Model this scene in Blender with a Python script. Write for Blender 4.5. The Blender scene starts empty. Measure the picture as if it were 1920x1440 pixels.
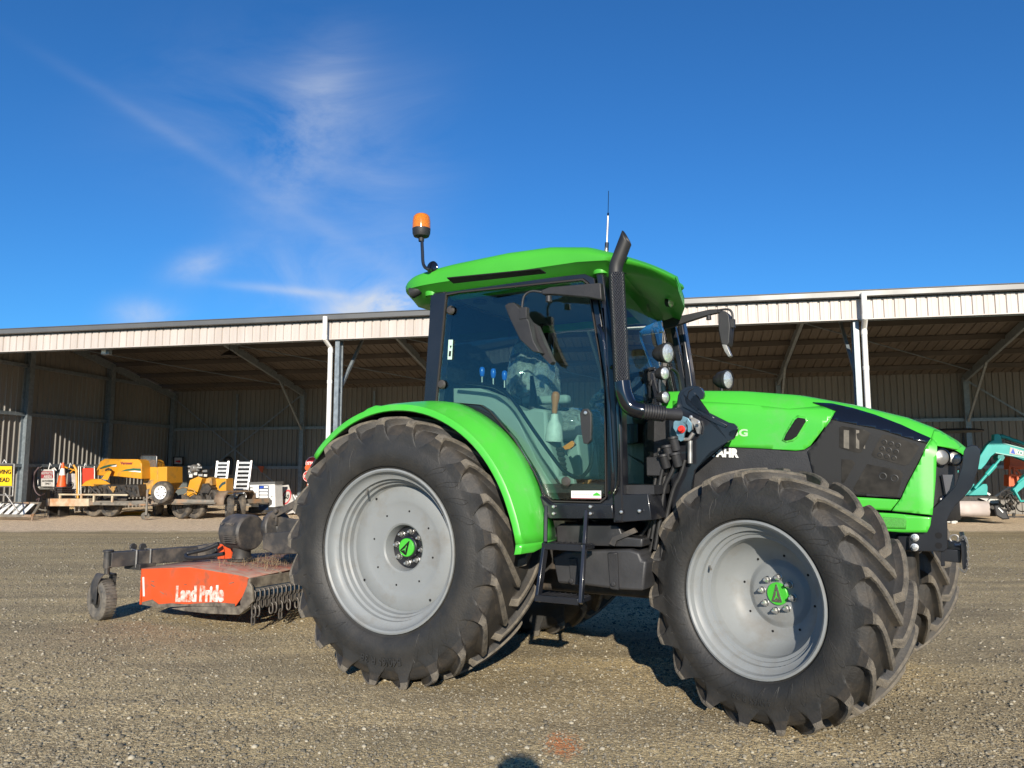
import bpy, bmesh, math, random
import numpy as np
from mathutils import Vector, Matrix
PI = math.pi
rnd = random.Random(7)
sc = bpy.context.scene
COL = sc.collection
# ------------------------------------------------------------------ camera
F, TH, H = 1442.0, math.radians(6.4), 1.2827
cam = bpy.data.cameras.new('camera'); cam.sensor_width = 36; cam.lens = F/1920*36; cam.clip_end = 3000; cam.clip_start = .05
co = bpy.data.objects.new('camera', cam); COL.objects.link(co)
co.location = (0, 0, H); co.rotation_euler = (PI/2+TH, 0, 0); sc.camera = co

def rayd(px, py):
    a = (px-960)/F; b = (720-py)/F
    return Vector((a, math.cos(TH)-b*math.sin(TH), math.sin(TH)+b*math.cos(TH)))
CAM = Vector((0, 0, H))
class Frame:
    """a place on the ground (x, y) turned by rz, with points measured against one of its planes"""
    def __init__(s, x, y, rz):
        s.M = Matrix.Translation((x, y, 0)) @ Matrix.Rotation(rz, 4, 'Z'); s.I = s.M.inverted(); s.rz = rz
        s.c = s.I @ CAM; s.R = s.I.to_3x3()
    def plane(s, px, py, p, n):
        d = s.R @ rayd(px, py); n = Vector(n); t = (Vector(p)-s.c).dot(n)/d.dot(n)
        return s.c + d*t
    def Y(s, px, py, y): return s.plane(px, py, (0, y, 0), (0, 1, 0))
    def X(s, px, py, x): return s.plane(px, py, (x, 0, 0), (1, 0, 0))
    def Z(s, px, py, z): return s.plane(px, py, (0, 0, z), (0, 0, 1))
TR = Frame(-0.23519, 5.74277, -math.radians(29.356))   # tractor: x forward, y to its left
SH = Frame(0, 15.8, -math.radians(12.0))               # shed front line: x along it, y into the shed
WF = Frame(0, 0, 0)
def T(px, py, v): return TR.Y(px, py, -v)
def pt(u, v, w): return Vector((u, -v, w))
def S(px, py, d): return SH.Y(px, py, d)

# ------------------------------------------------------------------ materials
def mat(name, color, rough=.5, metal=0, noise=0, nscale=8, bump=0, bscale=60, coat=0, dirt=None, dscale=3, damt=.5, spec=.5, emit=None, emis=1, stretch=None):
    m = bpy.data.materials.new(name); m.use_nodes = True; nt = m.node_tree; N = nt.nodes; L = nt.links
    b = N['Principled BSDF']; b.inputs['Roughness'].default_value = rough; b.inputs['Metallic'].default_value = metal
    b.inputs['Coat Weight'].default_value = coat; b.inputs['Coat Roughness'].default_value = .08
    b.inputs['Specular IOR Level'].default_value = spec
    b.inputs['Base Color'].default_value = (*color, 1)
    tc = N.new('ShaderNodeTexCoord'); src = tc.outputs['Object']
    if stretch:
        mp = N.new('ShaderNodeMapping'); mp.inputs['Scale'].default_value = stretch; L.new(src, mp.inputs[0]); src = mp.outputs[0]
    cur = None
    if noise:
        n = N.new('ShaderNodeTexNoise'); n.inputs['Scale'].default_value = nscale; n.inputs['Detail'].default_value = 6; L.new(src, n.inputs['Vector'])
        r = N.new('ShaderNodeValToRGB'); r.color_ramp.elements[0].position = .3; r.color_ramp.elements[1].position = .7
        r.color_ramp.elements[0].color = (*[c*(1-noise) for c in color], 1); r.color_ramp.elements[1].color = (*[min(1, c*(1+noise)) for c in color], 1)
        L.new(n.outputs['Fac'], r.inputs[0]); cur = r.outputs[0]
        rr = N.new('ShaderNodeMapRange'); rr.inputs['To Min'].default_value = max(0, rough-.12); rr.inputs['To Max'].default_value = min(1, rough+.12)
        L.new(n.outputs['Fac'], rr.inputs['Value']); L.new(rr.outputs[0], b.inputs['Roughness'])
    if dirt:
        n = N.new('ShaderNodeTexNoise'); n.inputs['Scale'].default_value = dscale; n.inputs['Detail'].default_value = 9; n.inputs['Roughness'].default_value = .65; L.new(src, n.inputs['Vector'])
        r = N.new('ShaderNodeValToRGB'); r.color_ramp.elements[0].position = .62-.4*damt; r.color_ramp.elements[1].position = .8-.25*damt
        L.new(n.outputs['Fac'], r.inputs[0])
        mx = N.new('ShaderNodeMix'); mx.data_type = 'RGBA'; L.new(r.outputs[0], mx.inputs['Factor'])
        if cur: L.new(cur, mx.inputs['A'])
        else: mx.inputs['A'].default_value = (*color, 1)
        mx.inputs['B'].default_value = (*dirt, 1); cur = mx.outputs['Result']
    if cur: L.new(cur, b.inputs['Base Color'])
    if bump:
        n = N.new('ShaderNodeTexNoise'); n.inputs['Scale'].default_value = bscale; n.inputs['Detail'].default_value = 5; L.new(src, n.inputs['Vector'])
        bp = N.new('ShaderNodeBump'); bp.inputs['Strength'].default_value = bump; bp.inputs['Distance'].default_value = .01
        L.new(n.outputs['Fac'], bp.inputs['Height']); L.new(bp.outputs[0], b.inputs['Normal'])
    if emit: b.inputs['Emission Color'].default_value = (*emit, 1); b.inputs['Emission Strength'].default_value = emis
    return m
def glass(name, tint, refl=.06, rough=.0, haze=0, hcol=(.5, .6, .55)):
    m = bpy.data.materials.new(name); m.use_nodes = True; nt = m.node_tree; N = nt.nodes; L = nt.links
    N.remove(N['Principled BSDF']); o = N['Material Output']
    t = N.new('ShaderNodeBsdfTransparent'); t.inputs[0].default_value = (*tint, 1)
    g = N.new('ShaderNodeBsdfGlossy'); g.inputs['Roughness'].default_value = rough
    fr = N.new('ShaderNodeFresnel'); fr.inputs['IOR'].default_value = 1.5
    ad = N.new('ShaderNodeMath'); ad.operation = 'ADD'; ad.inputs[1].default_value = refl; L.new(fr.outputs[0], ad.inputs[0])
    mx = N.new('ShaderNodeMixShader'); L.new(ad.outputs[0], mx.inputs[0]); L.new(t.outputs[0], mx.inputs[1]); L.new(g.outputs[0], mx.inputs[2])
    res = mx.outputs[0]
    if haze:
        d = N.new('ShaderNodeBsdfDiffuse'); d.inputs[0].default_value = (*hcol, 1)
        m2 = N.new('ShaderNodeMixShader')
        n = N.new('ShaderNodeTexNoise'); n.inputs['Scale'].default_value = 14; n.inputs['Detail'].default_value = 4; n.inputs['Distortion'].default_value = 1.5
        tc = N.new('ShaderNodeTexCoord'); L.new(tc.outputs['Object'], n.inputs['Vector'])
        mr = N.new('ShaderNodeMapRange'); mr.inputs['From Min'].default_value = .1; mr.inputs['From Max'].default_value = .7; mr.inputs['To Max'].default_value = haze
        L.new(n.outputs['Fac'], mr.inputs['Value']); L.new(mr.outputs[0], m2.inputs[0])
        L.new(res, m2.inputs[1]); L.new(d.outputs[0], m2.inputs[2]); res = m2.outputs[0]
    L.new(res, o.inputs['Surface']); return m
DUST = (.16, .13, .095)
M = dict(
 green=mat('green_paint', (.06, .46, .036), .36, noise=.05, nscale=2, coat=.25, dirt=(.10, .42, .075), dscale=7, damt=.25, bump=.02, bscale=6),
 green_roof=mat('green_roof_plastic', (.055, .38, .03), .42, noise=.05, nscale=3),
 black=mat('black_paint', (.012, .013, .017), .3, coat=.4, noise=.2, nscale=5),
 blackp=mat('black_plastic', (.022, .022, .024), .55, noise=.2, nscale=9, bump=.15, bscale=150),
 blackg=mat('black_gloss', (.006, .007, .01), .12, coat=.6),
 hole=mat('dark_hollow', (.004, .004, .005), .9),
 grilled=mat('black_mesh', (.014, .0145, .015), .75, noise=.3, nscale=300, bump=.35, bscale=500),
 rubber=mat('tyre_rubber', (.021, .021, .0205), .6, noise=.2, nscale=5, bump=.22, bscale=90, dirt=(.036, .033, .029), dscale=6, damt=.45),
 pocket=mat('pocket_rubber', (.024, .0225, .021), .65, noise=.25, nscale=8, bump=.25, bscale=100, dirt=(.055, .045, .034), dscale=9, damt=.4),
 lug=mat('tread_rubber', (.058, .053, .046), .9, noise=.3, nscale=30, bump=.6, bscale=160, dirt=(.165, .143, .112), dscale=22, damt=.85),
 smallrubber=mat('trailer_rubber', (.035, .034, .034), .75, noise=.3, nscale=10, dirt=DUST, dscale=6, damt=.5),
 rim=mat('silver_rim_paint', (.225, .24, .245), .45, noise=.05, nscale=4, spec=.35, dirt=(.19, .185, .17), dscale=5, damt=.3),
 nut=mat('zinc_nut', (.62, .62, .60), .35, metal=.8, noise=.1, nscale=60),
 chrome=mat('chrome', (.7, .72, .74), .12, metal=1),
 steel=mat('worn_steel', (.35, .34, .32), .45, metal=.7, noise=.2, nscale=20),
 greyplastic=mat('grey_green_trim', (.26, .32, .285), .6, noise=.05, nscale=4),
 seatfab=mat('dark_seat', (.03, .035, .045), .8, noise=.2),
 tan=mat('tan_knob', (.45, .17, .05), .35, coat=.3),
 blue=mat('blue_knob', (.01, .13, .6), .3, coat=.3),
 red=mat('red_plastic', (.7, .03, .02), .4),
 white=mat('white_paint', (.75, .75, .74), .45, noise=.04),
 whitew=mat('worn_white_letter', (.75, .72, .66), .6, noise=.05, dirt=(.70, .10, .02), dscale=17, damt=.62),
 orange=mat('orange_paint', (.66, .085, .02), .45, noise=.08, nscale=5, dirt=(.22, .09, .05), dscale=5, damt=.32),
 orangetop=mat('scuffed_orange_top', (.30, .075, .045), .7, noise=.3, nscale=9, dirt=(.25, .19, .15), dscale=5, damt=.75, stretch=(1, 3, 1)),
 skid=mat('dirty_skid', (.12, .10, .08), .6, noise=.4, nscale=14, dirt=(.3, .26, .2), dscale=10, damt=.5, metal=.3),
 mowblack=mat('dusty_black_paint', (.035, .034, .034), .55, noise=.3, nscale=8, dirt=(.12, .10, .08), dscale=6, damt=.45),
 chainm=mat('chain_steel', (.11, .098, .085), .55, metal=.4, noise=.3, nscale=40),
 hay=mat('dry_grass', (.30, .22, .12), .95, noise=.4, nscale=60),
 amber=mat('amber_lens', (.60, .17, .008), .1, coat=.8, noise=.35, nscale=120),
 lens=mat('lamp_lens', (.75, .76, .72), .12, metal=.6, coat=.5, noise=.3, nscale=70, bump=.6, bscale=90),
 cream=mat('cream_cladding', (.52, .47, .435), .5, noise=.06, nscale=.8, dirt=(.44, .385, .345), dscale=2.5, damt=.55, stretch=(1, 1, .12)),
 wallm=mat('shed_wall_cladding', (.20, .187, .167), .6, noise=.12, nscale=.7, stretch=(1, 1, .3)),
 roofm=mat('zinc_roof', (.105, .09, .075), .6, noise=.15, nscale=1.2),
 gutter=mat('grey_gutter', (.13, .13, .128), .4, noise=.06, nscale=2, metal=.2),
 zinc=mat('galvanised_steel', (.21, .245, .27), .45, metal=.35, noise=.2, nscale=12),
 pvc=mat('cream_pvc', (.80, .78, .74), .4, noise=.04),
 yellow=mat('yellow_paint', (.62, .28, .02), .4, noise=.08, nscale=3, dirt=(.3, .17, .05), dscale=3, damt=.28),
 yellowd=mat('dusty_yellow_paint', (.5, .27, .05), .6, noise=.2, nscale=6, dirt=(.14, .1, .07), dscale=5, damt=.55),
 dark=mat('dark_machine_metal', (.022, .021, .02), .6, noise=.4, nscale=12, dirt=(.08, .062, .045), dscale=8, damt=.4),
 trailerm=mat('weathered_trailer_steel', (.17, .155, .13), .6, noise=.3, nscale=6, dirt=(.32, .17, .08), dscale=3, damt=.35),
 palebeam=mat('rusty_cream_beam', (.48, .42, .30), .6, noise=.15, nscale=4, dirt=(.42, .17, .06), dscale=2.2, damt=.45),
 wood=mat('pine_wood', (.5, .36, .18), .7, noise=.2, nscale=20, stretch=(1, 1, .1)),
 alum=mat('aluminium', (.68, .69, .70), .4, metal=.4, noise=.08, nscale=10),
 signyellow=mat('sign_yellow', (.85, .50, .01), .45), signblack=mat('sign_black', (.012, .012, .012), .5),
 signgrey=mat('faded_sign', (.42, .40, .38), .6, noise=.15, nscale=12), signred=mat('sign_red', (.62, .02, .02), .4), signwhite=mat('sign_white', (.78, .78, .76), .45),
 darkred=mat('faded_maroon', (.25, .04, .05), .5),
 coneorange=mat('cone_orange', (.85, .11, .02), .5, noise=.06), conebase=mat('cone_base_rubber', (.04, .035, .035), .7),
 teal=mat('teal_paint', (.02, .34, .31), .4, noise=.08, nscale=4, coat=.2), teald=mat('dark_teal_paint', (.015, .2, .18), .5, noise=.1),
 blade=mat('pale_blade_steel', (.50, .44, .41), .5, noise=.12, nscale=5), machorange=mat('orange_machine_paint', (.55, .10, .02), .5, noise=.15, nscale=5),
 bluep=mat('blue_decal', (.02, .07, .45), .4), navy=mat('navy_strip', (.01, .03, .08), .4),
 hose=mat('hose_rubber', (.02, .02, .021), .45, noise=.2, nscale=30), liner=mat('cab_ceiling', (.12, .14, .155), .8),
 skin=mat('skin', (.5, .3, .22), .5), cloth=mat('dark_cloth', (.03, .035, .05), .9),
)
M['cabglass'] = glass('tinted_cab_glass', (.78, .89, .87), .015)
M['plastic'] = glass('clear_plastic_film', (.85, .88, .88), .10, rough=.12, haze=.55, hcol=(.5, .56, .53))
M['hoodglass'] = mat('dusty_window_mesh', (.024, .022, .019), .6, noise=.6, nscale=14, spec=.15)

# ------------------------------------------------------------------ mesh helpers
class MB:
    def __init__(s): s.v = []; s.f = []; s.m = []; s.mi = 0
    def add(s, vs, fs, Mx=None):
        o = len(s.v)
        s.v += [tuple(Mx @ Vector(v)) if Mx is not None else tuple(v) for v in vs]
        s.f += [tuple(i+o for i in f) for f in fs]; s.m += [s.mi]*len(fs); return s
    def box(s, c, d, R=None):
        x, y, z = d[0]/2, d[1]/2, d[2]/2
        vs = [(i*x, j*y, k*z) for i in (-1, 1) for j in (-1, 1) for k in (-1, 1)]
        Mx = Matrix.Translation(c) @ (R.to_4x4() if R is not None else Matrix())
        return s.add(vs, [(0, 1, 3, 2), (4, 6, 7, 5), (0, 4, 5, 1), (2, 3, 7, 6), (0, 2, 6, 4), (1, 5, 7, 3)], Mx)
    def bb(s, a, b): return s.box([(a[i]+b[i])/2 for i in range(3)], [abs(a[i]-b[i]) for i in range(3)])
    def bar(s, a, b, w, h=None, up=(0, 0, 1)):
        a = Vector(a); b = Vector(b); x = (b-a); l = x.length; x.normalize(); up = Vector(up)
        if abs(x.dot(up)) > .98: up = Vector((0, 1, 0))
        y = up.cross(x).normalized(); z = x.cross(y)
        return s.box((a+b)/2, (l, w, h or w), Matrix((x, y, z)).transposed())
    def tube(s, pts, r, n=10, caps=True, smooth=0):
        pts = [Vector(p) for p in pts]
        if smooth: pts = catmull(pts, smooth)
        rs = r if isinstance(r, (list, tuple)) else None
        k = len(pts); ring = []; nrm = None
        for i, p in enumerate(pts):
            t = (pts[min(i+1, k-1)]-pts[max(i-1, 0)]).normalized()
            if nrm is None:
                nrm = t.cross(Vector((0, 0, 1)));
                if nrm.length < .05: nrm = t.cross(Vector((0, 1, 0)))
            nrm = (nrm - t*nrm.dot(t)).normalized(); bn = t.cross(nrm)
            q = (rs[min(int(i*len(rs)/k), len(rs)-1)] if rs and len(rs) != k else rs[i]) if rs else r
            ring.append([p+nrm*math.cos(2*PI*j/n)*q+bn*math.sin(2*PI*j/n)*q for j in range(n)])
        vs = [v for R in ring for v in R]; fs = [(i*n+j, i*n+(j+1) % n, (i+1)*n+(j+1) % n, (i+1)*n+j) for i in range(k-1) for j in range(n)]
        if caps: fs += [tuple(range(n))[::-1], tuple((k-1)*n+j for j in range(n))]
        return s.add(vs, fs)
    def cyl(s, a, b, r, r2=None, n=16): return s.tube([a, b], [r, r if r2 is None else r2], n)
    def lathe(s, prof, c, axis, n=32, a0=0, a1=2*PI):
        """prof: (radius, distance along axis)"""
        z = Vector(axis).normalized(); x = z.orthogonal().normalized() if abs(z.z) > .9 else Vector((0, 0, 1)).cross(z).normalized(); y = z.cross(x); c = Vector(c)
        full = abs(a1-a0-2*PI) < 1e-6; m = n if full else n+1; vs = []; fs = []
        for (r, d) in prof:
            for j in range(m):
                t = a0+(a1-a0)*j/n; vs.append(c+z*d+(x*math.cos(t)+y*math.sin(t))*r)
        for i in range(len(prof)-1):
            for j in range(n): fs.append((i*m+j, i*m+(j+1) % m, (i+1)*m+(j+1) % m, (i+1)*m+j))
        return s.add(vs, fs)
    def prism(s, poly, off):
        """a closed outline (3-D points) pushed along off"""
        off = Vector(off); n = len(poly); a = [Vector(p) for p in poly]
        # fill by bmesh so that hollow outlines triangulate well
        bm = bmesh.new(); vv = [bm.verts.new(p) for p in a]; bm.faces.new(vv); bmesh.ops.triangulate(bm, faces=bm.faces[:], ngon_method='EAR_CLIP')
        bm.verts.index_update(); tris = [tuple(v.index for v in f.verts) for f in bm.faces]; bm.free()
        vs = a+[p+off for p in a]
        fs = tris+[tuple(i+n for i in t[::-1]) for t in tris]+[((i+1) % n, i, i+n, (i+1) % n+n) for i in range(n)]
        return s.add(vs, fs)
    def ring(s, outer, inner, off):
        off = Vector(off); n = len(outer); o = [Vector(p) for p in outer]; q = [Vector(p) for p in inner]
        vs = o+q+[p+off for p in o]+[p+off for p in q]; fs = []
        for i in range(n):
            j = (i+1) % n
            fs += [(i, j, n+j, n+i), (2*n+j, 2*n+i, 3*n+i, 3*n+j), (j, i, 2*n+i, 2*n+j), (n+i, n+j, 3*n+j, 3*n+i)]
        return s.add(vs, fs)
    def loft(s, rows, closed=False, caps=False):
        k = len(rows[0]); vs = [p for r in rows for p in r]; fs = []
        for i in range(len(rows)-1):
            for j in range(k if closed else k-1): fs.append((i*k+j, i*k+(j+1) % k, (i+1)*k+(j+1) % k, (i+1)*k+j))
        if caps: fs += [tuple(range(k))[::-1], tuple((len(rows)-1)*k+j for j in range(k))]
        return s.add(vs, fs)
    def build(s, name, m, parent=None, org=(0, 0, 0), bev=0, smooth=35, solid=0, fixn=True, seg=2):
        me = bpy.data.meshes.new(name); o = Vector(org)
        me.from_pydata([tuple(Vector(v)-o) for v in s.v], [], s.f); me.update()
        for k in (m if isinstance(m, (list, tuple)) else [m]): me.materials.append(M[k] if isinstance(k, str) else k)
        if any(s.m): me.polygons.foreach_set('material_index', s.m)
        if fixn:
            bm = bmesh.new(); bm.from_mesh(me); bmesh.ops.recalc_face_normals(bm, faces=bm.faces[:]); bm.to_mesh(me); bm.free()
        if smooth:
            me.polygons.foreach_set('use_smooth', [True]*len(me.polygons)); me.set_sharp_from_angle(angle=math.radians(smooth))
        ob = bpy.data.objects.new(name, me); COL.objects.link(ob)
        if parent is not None: ob.parent = parent
        if solid: sm = ob.modifiers.new('s', 'SOLIDIFY'); sm.thickness = abs(solid); sm.offset = -1 if solid > 0 else 1
        if bev: b = ob.modifiers.new('b', 'BEVEL'); b.width = bev; b.segments = seg; b.limit_method = 'ANGLE'; b.angle_limit = math.radians(40)
        return ob
def catmull(p, n):
    out = []; p = [Vector(q) for q in p]
    for i in range(len(p)-1):
        a, b, c, d = p[max(i-1, 0)], p[i], p[i+1], p[min(i+2, len(p)-1)]
        for k in range(n):
            t = k/n; out.append(.5*((2*b)+(c-a)*t+(2*a-5*b+4*c-d)*t*t+(3*b-a-3*c+d)*t**3))
    return out+[p[-1]]
def lerp(tab, x):
    if x <= tab[0][0]: return tab[0][1]
    for (a, p), (b, q) in zip(tab, tab[1:]):
        if x <= b: return p+(q-p)*(x-a)/(b-a)
    return tab[-1][1]
def thing(name, label, cat, loc=(0, 0, 0), rz=0, group=None, frame=None):
    """an Empty at the thing's base that parents its parts; loc is in frame coordinates"""
    o = bpy.data.objects.new(name, None); COL.objects.link(o); o.empty_display_size = .2
    L = frame.M @ Vector(loc) if frame else Vector(loc); o.location = L; o.rotation_euler = (0, 0, rz+(frame.rz if frame else 0))
    o['label'] = label; o['category'] = cat
    if group: o['group'] = group
    return o
def tag(o, label, cat, group=None):
    o['label'] = label; o['category'] = cat
    if group: o['group'] = group
    return o
def solo(mb, name, m, label, cat, loc, frame=SH, group=None, **k):
    """a thing that is one mesh, its points in frame coordinates"""
    o = mb.build(name, m, None, loc, **k); o.location = frame.M @ Vector(loc); o.rotation_euler = (0, 0, frame.rz)
    return tag(o, label, cat, group)
def struct(o): o['kind'] = 'structure'; return o
def copy_tree(o, parent=None, first=True):
    c = o.copy(); COL.objects.link(c)
    if parent is not None: c.parent = parent
    for ch in list(o.children): copy_tree(ch, c)
    return c
def text_mesh(txt, size, bold=0, extrude=.002, align='CENTER'):
    cu = bpy.data.curves.new('t', 'FONT'); cu.body = txt; cu.size = size; cu.offset = bold; cu.extrude = extrude; cu.align_x = align; cu.align_y = 'CENTER'; cu.resolution_u = 3
    ob = bpy.data.objects.new('t', cu); COL.objects.link(ob); dg = bpy.context.evaluated_depsgraph_get(); dg.update()
    me = bpy.data.meshes.new_from_object(ob.evaluated_get(dg)); vs = [v.co.copy() for v in me.vertices]; fs = [tuple(p.vertices) for p in me.polygons]
    bpy.data.objects.remove(ob); bpy.data.curves.remove(cu); bpy.data.meshes.remove(me); return vs, fs
def put_text(mb, txt, size, c, xdir, ydir, bold=0, extrude=.002, sx=1, align='CENTER'):
    vs, fs = text_mesh(txt, size, bold, extrude, align); x = Vector(xdir).normalized(); y = Vector(ydir).normalized(); z = x.cross(y); c = Vector(c)
    mb.add([c+x*v.x*sx+y*v.y+z*v.z for v in vs], fs)
def fade(poly, k, c=None):
    c = c or sum((Vector(p) for p in poly), Vector())/len(poly); return [c+(Vector(p)-c)*k for p in poly]
# ------------------------------------------------------------------ tractor
tractor = thing('tractor', 'green farm tractor with silver wheels, cab and amber beacon parked on the gravel', 'tractor', (0, 0, 0), 0, frame=TR)
TX = lambda n, m, mb, par=None, **k: mb.build(n, m, par or tractor, **k)

WALLS = []
def tyre_mesh(R, rimr, W, nl, lugh, side, zc, barw):
    """carcass with chevron bars; axis along y. Each half is one relief: bars stand flush with the sidewall, pockets sink between them"""
    Rc = R-lugh; hw = W/2; c = MB(); pitch = 2*PI/nl; k_ = R/.83
    RE = R-.170*k_   # radius where the pockets end
    out = [(0, R), (hw*.25, R), (hw*.5, R-.003), (hw*.75, R-.008), (hw*.92, R-.014), (hw*.975, R-.020), (hw*1.0, R-.034), (hw*1.0, R-.06*k_), (hw*.995, R-.09*k_), (hw*.998, R-.12*k_), (hw*1.005, RE)]
    inn = [(0, Rc), (hw*.25, Rc), (hw*.5, Rc-.003), (hw*.68, Rc-.008), (hw*.78, Rc-.016), (hw*.83, Rc-.026), (hw*.87, Rc-.04*k_), (hw*.90, Rc-.055*k_), (hw*.935, Rc-.072*k_), (hw*.965, Rc-.086*k_), (hw*1.0, RE)]
    def res(tab, n=4):
        o = []
        for i in range(len(tab)-1):
            for j in range(n): t = j/n; o.append((tab[i][0]*(1-t)+tab[i+1][0]*t, tab[i][1]*(1-t)+tab[i+1][1]*t))
        return o+[tab[-1]]
    PO, PI_ = res(out, 3), res(inn, 3); NR = len(PO); ish = 5*3  # row index of the shoulder
    Hm = (rimr+RE)/2
    wall = [(hw*1.03, RE-(RE-rimr)*.18), (hw*1.045, RE-(RE-rimr)*.38), (hw*1.03, RE-(RE-rimr)*.58), (hw*.985, RE-(RE-rimr)*.76), (hw*.93, RE-(RE-rimr)*.88), (hw*.90, rimr+.028), (hw*.885, rimr+.022), (hw*.865, rimr+.008), (hw*.82, rimr-.012)]
    wall = [(p.x, p.y) for p in catmull([Vector((a, b, 0)) for a, b in [(hw*1.005, RE)]+wall], 3)][1:]
    hp = pitch/2; WALLS[:] = sorted([(r, la) for la, r in wall]+[(RE, hw*1.005)])
    for sg in (-1, 1):
        rows = []; cols = 26
        for i in range(NR):
            lo, ro = PO[i]; li, ri = PI_[i]; lat = li if i < ish else hw
            q = min(1, lo/hw)
            ang = (q**1.25)*pitch*1.18
            if i <= ish: wbar = (.38+.10*q)*barw/R; zq = 0
            else:
                zq = (i-ish)/(NR-1-ish); w0 = .48*barw/R; wbar = hp-(hp-w0)*max(0, 1-zq**2.2)**.55; ang = pitch*1.18+pitch*.10*zq
            d = min(.30*barw/R, max(.0006, (hp-wbar)*.6))
            sk = .10*pitch*zq  # pockets lean a little
            xs_ = [-hp, -hp*.999+.0, ]
            pos = []
            for j in range(cols):
                u_ = j/(cols-1)*2-1; au = abs(u_); sgn = 1 if u_ > 0 else -1
                if au <= .30: x = wbar*au/.30; bb_ = 1
                elif au <= .48: t = (au-.30)/.18; x = wbar+d*t; bb_ = 1-t*t*(3-2*t)
                else: t = (au-.48)/.52; x = wbar+d+(hp-wbar-d)*t; bb_ = 0
                if i == 0: bb_ = 0
                elif i == 1: bb_ *= 1
                if i == NR-1: bb_ = 1
                fl = zq**3*.35
                bb_ = max(bb_, fl)
                pos.append((sgn*x, bb_))
            row = []
            for k in range(nl):
                a0 = k*pitch+(hp if sg > 0 else 0)-ang
                for x, bb_ in pos[:-1]:
                    la = li+(lo-li)*bb_; r = ri+(ro-ri)*bb_; t = a0+x; row.append(Vector((r*math.sin(t), sg*la, r*math.cos(t))))
            rows.append(row)
        lastang = pitch*1.28
        for la, r in wall:
            row = []
            for k in range(nl):
                a0 = k*pitch+(hp if sg > 0 else 0)-lastang
                for j in range(cols-1):
                    u_ = j/(cols-1)*2-1; t = a0+hp*u_; row.append(Vector((r*math.sin(t), sg*la, r*math.cos(t))))
            rows.append(row)
        n = len(rows[0]); vs = [p for r in rows for p in r]; o = len(c.v); c.v += [tuple(p) for p in vs]
        for i in range(len(rows)-1):
            for j in range(n):
                c.f.append((o+i*n+j, o+i*n+(j+1) % n, o+(i+1)*n+(j+1) % n, o+(i+1)*n+j)); jj = j % (cols-1)
                c.m.append(1 if (8 <= jj <= 16 and i <= ish+5) else (2 if i < NR-5 else 0))
    # a fine moulded ring on each sidewall
    for sg in (-1, 1):
        for f_ in (.10, ): rr = rimr+.028+(RE-rimr)*f_; yy = sg*hw*.925; c.lathe([(rr-.004, yy-sg*.006), (rr-.002, yy+sg*.003), (rr+.002, yy+sg*.004), (rr+.005, yy-sg*.004)], (0, 0, 0), (0, 1, 0), 96)
    if side < 0: c.v = [(x, -y, z) for x, y, z in c.v]
    out = []
    for x, y, z in c.v:
        if z < -zc-.004: y = y*(1+.5*(-zc-z)); z = -zc-.004+(z+zc)*.06
        out.append((x, y, z))
    c.v = out
    return c
def arc_text(mb, txt, rad, y, size, ang, bold=0, flip=1, ext=.002):
    vs, fs = text_mesh(txt, size, bold, ext)
    out = []
    for v in vs:
        t = ang+v.x/rad*flip; r = rad+v.y; out.append((r*math.sin(t), y-v.z, r*math.cos(t)))
    mb.add(out, fs)
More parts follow.
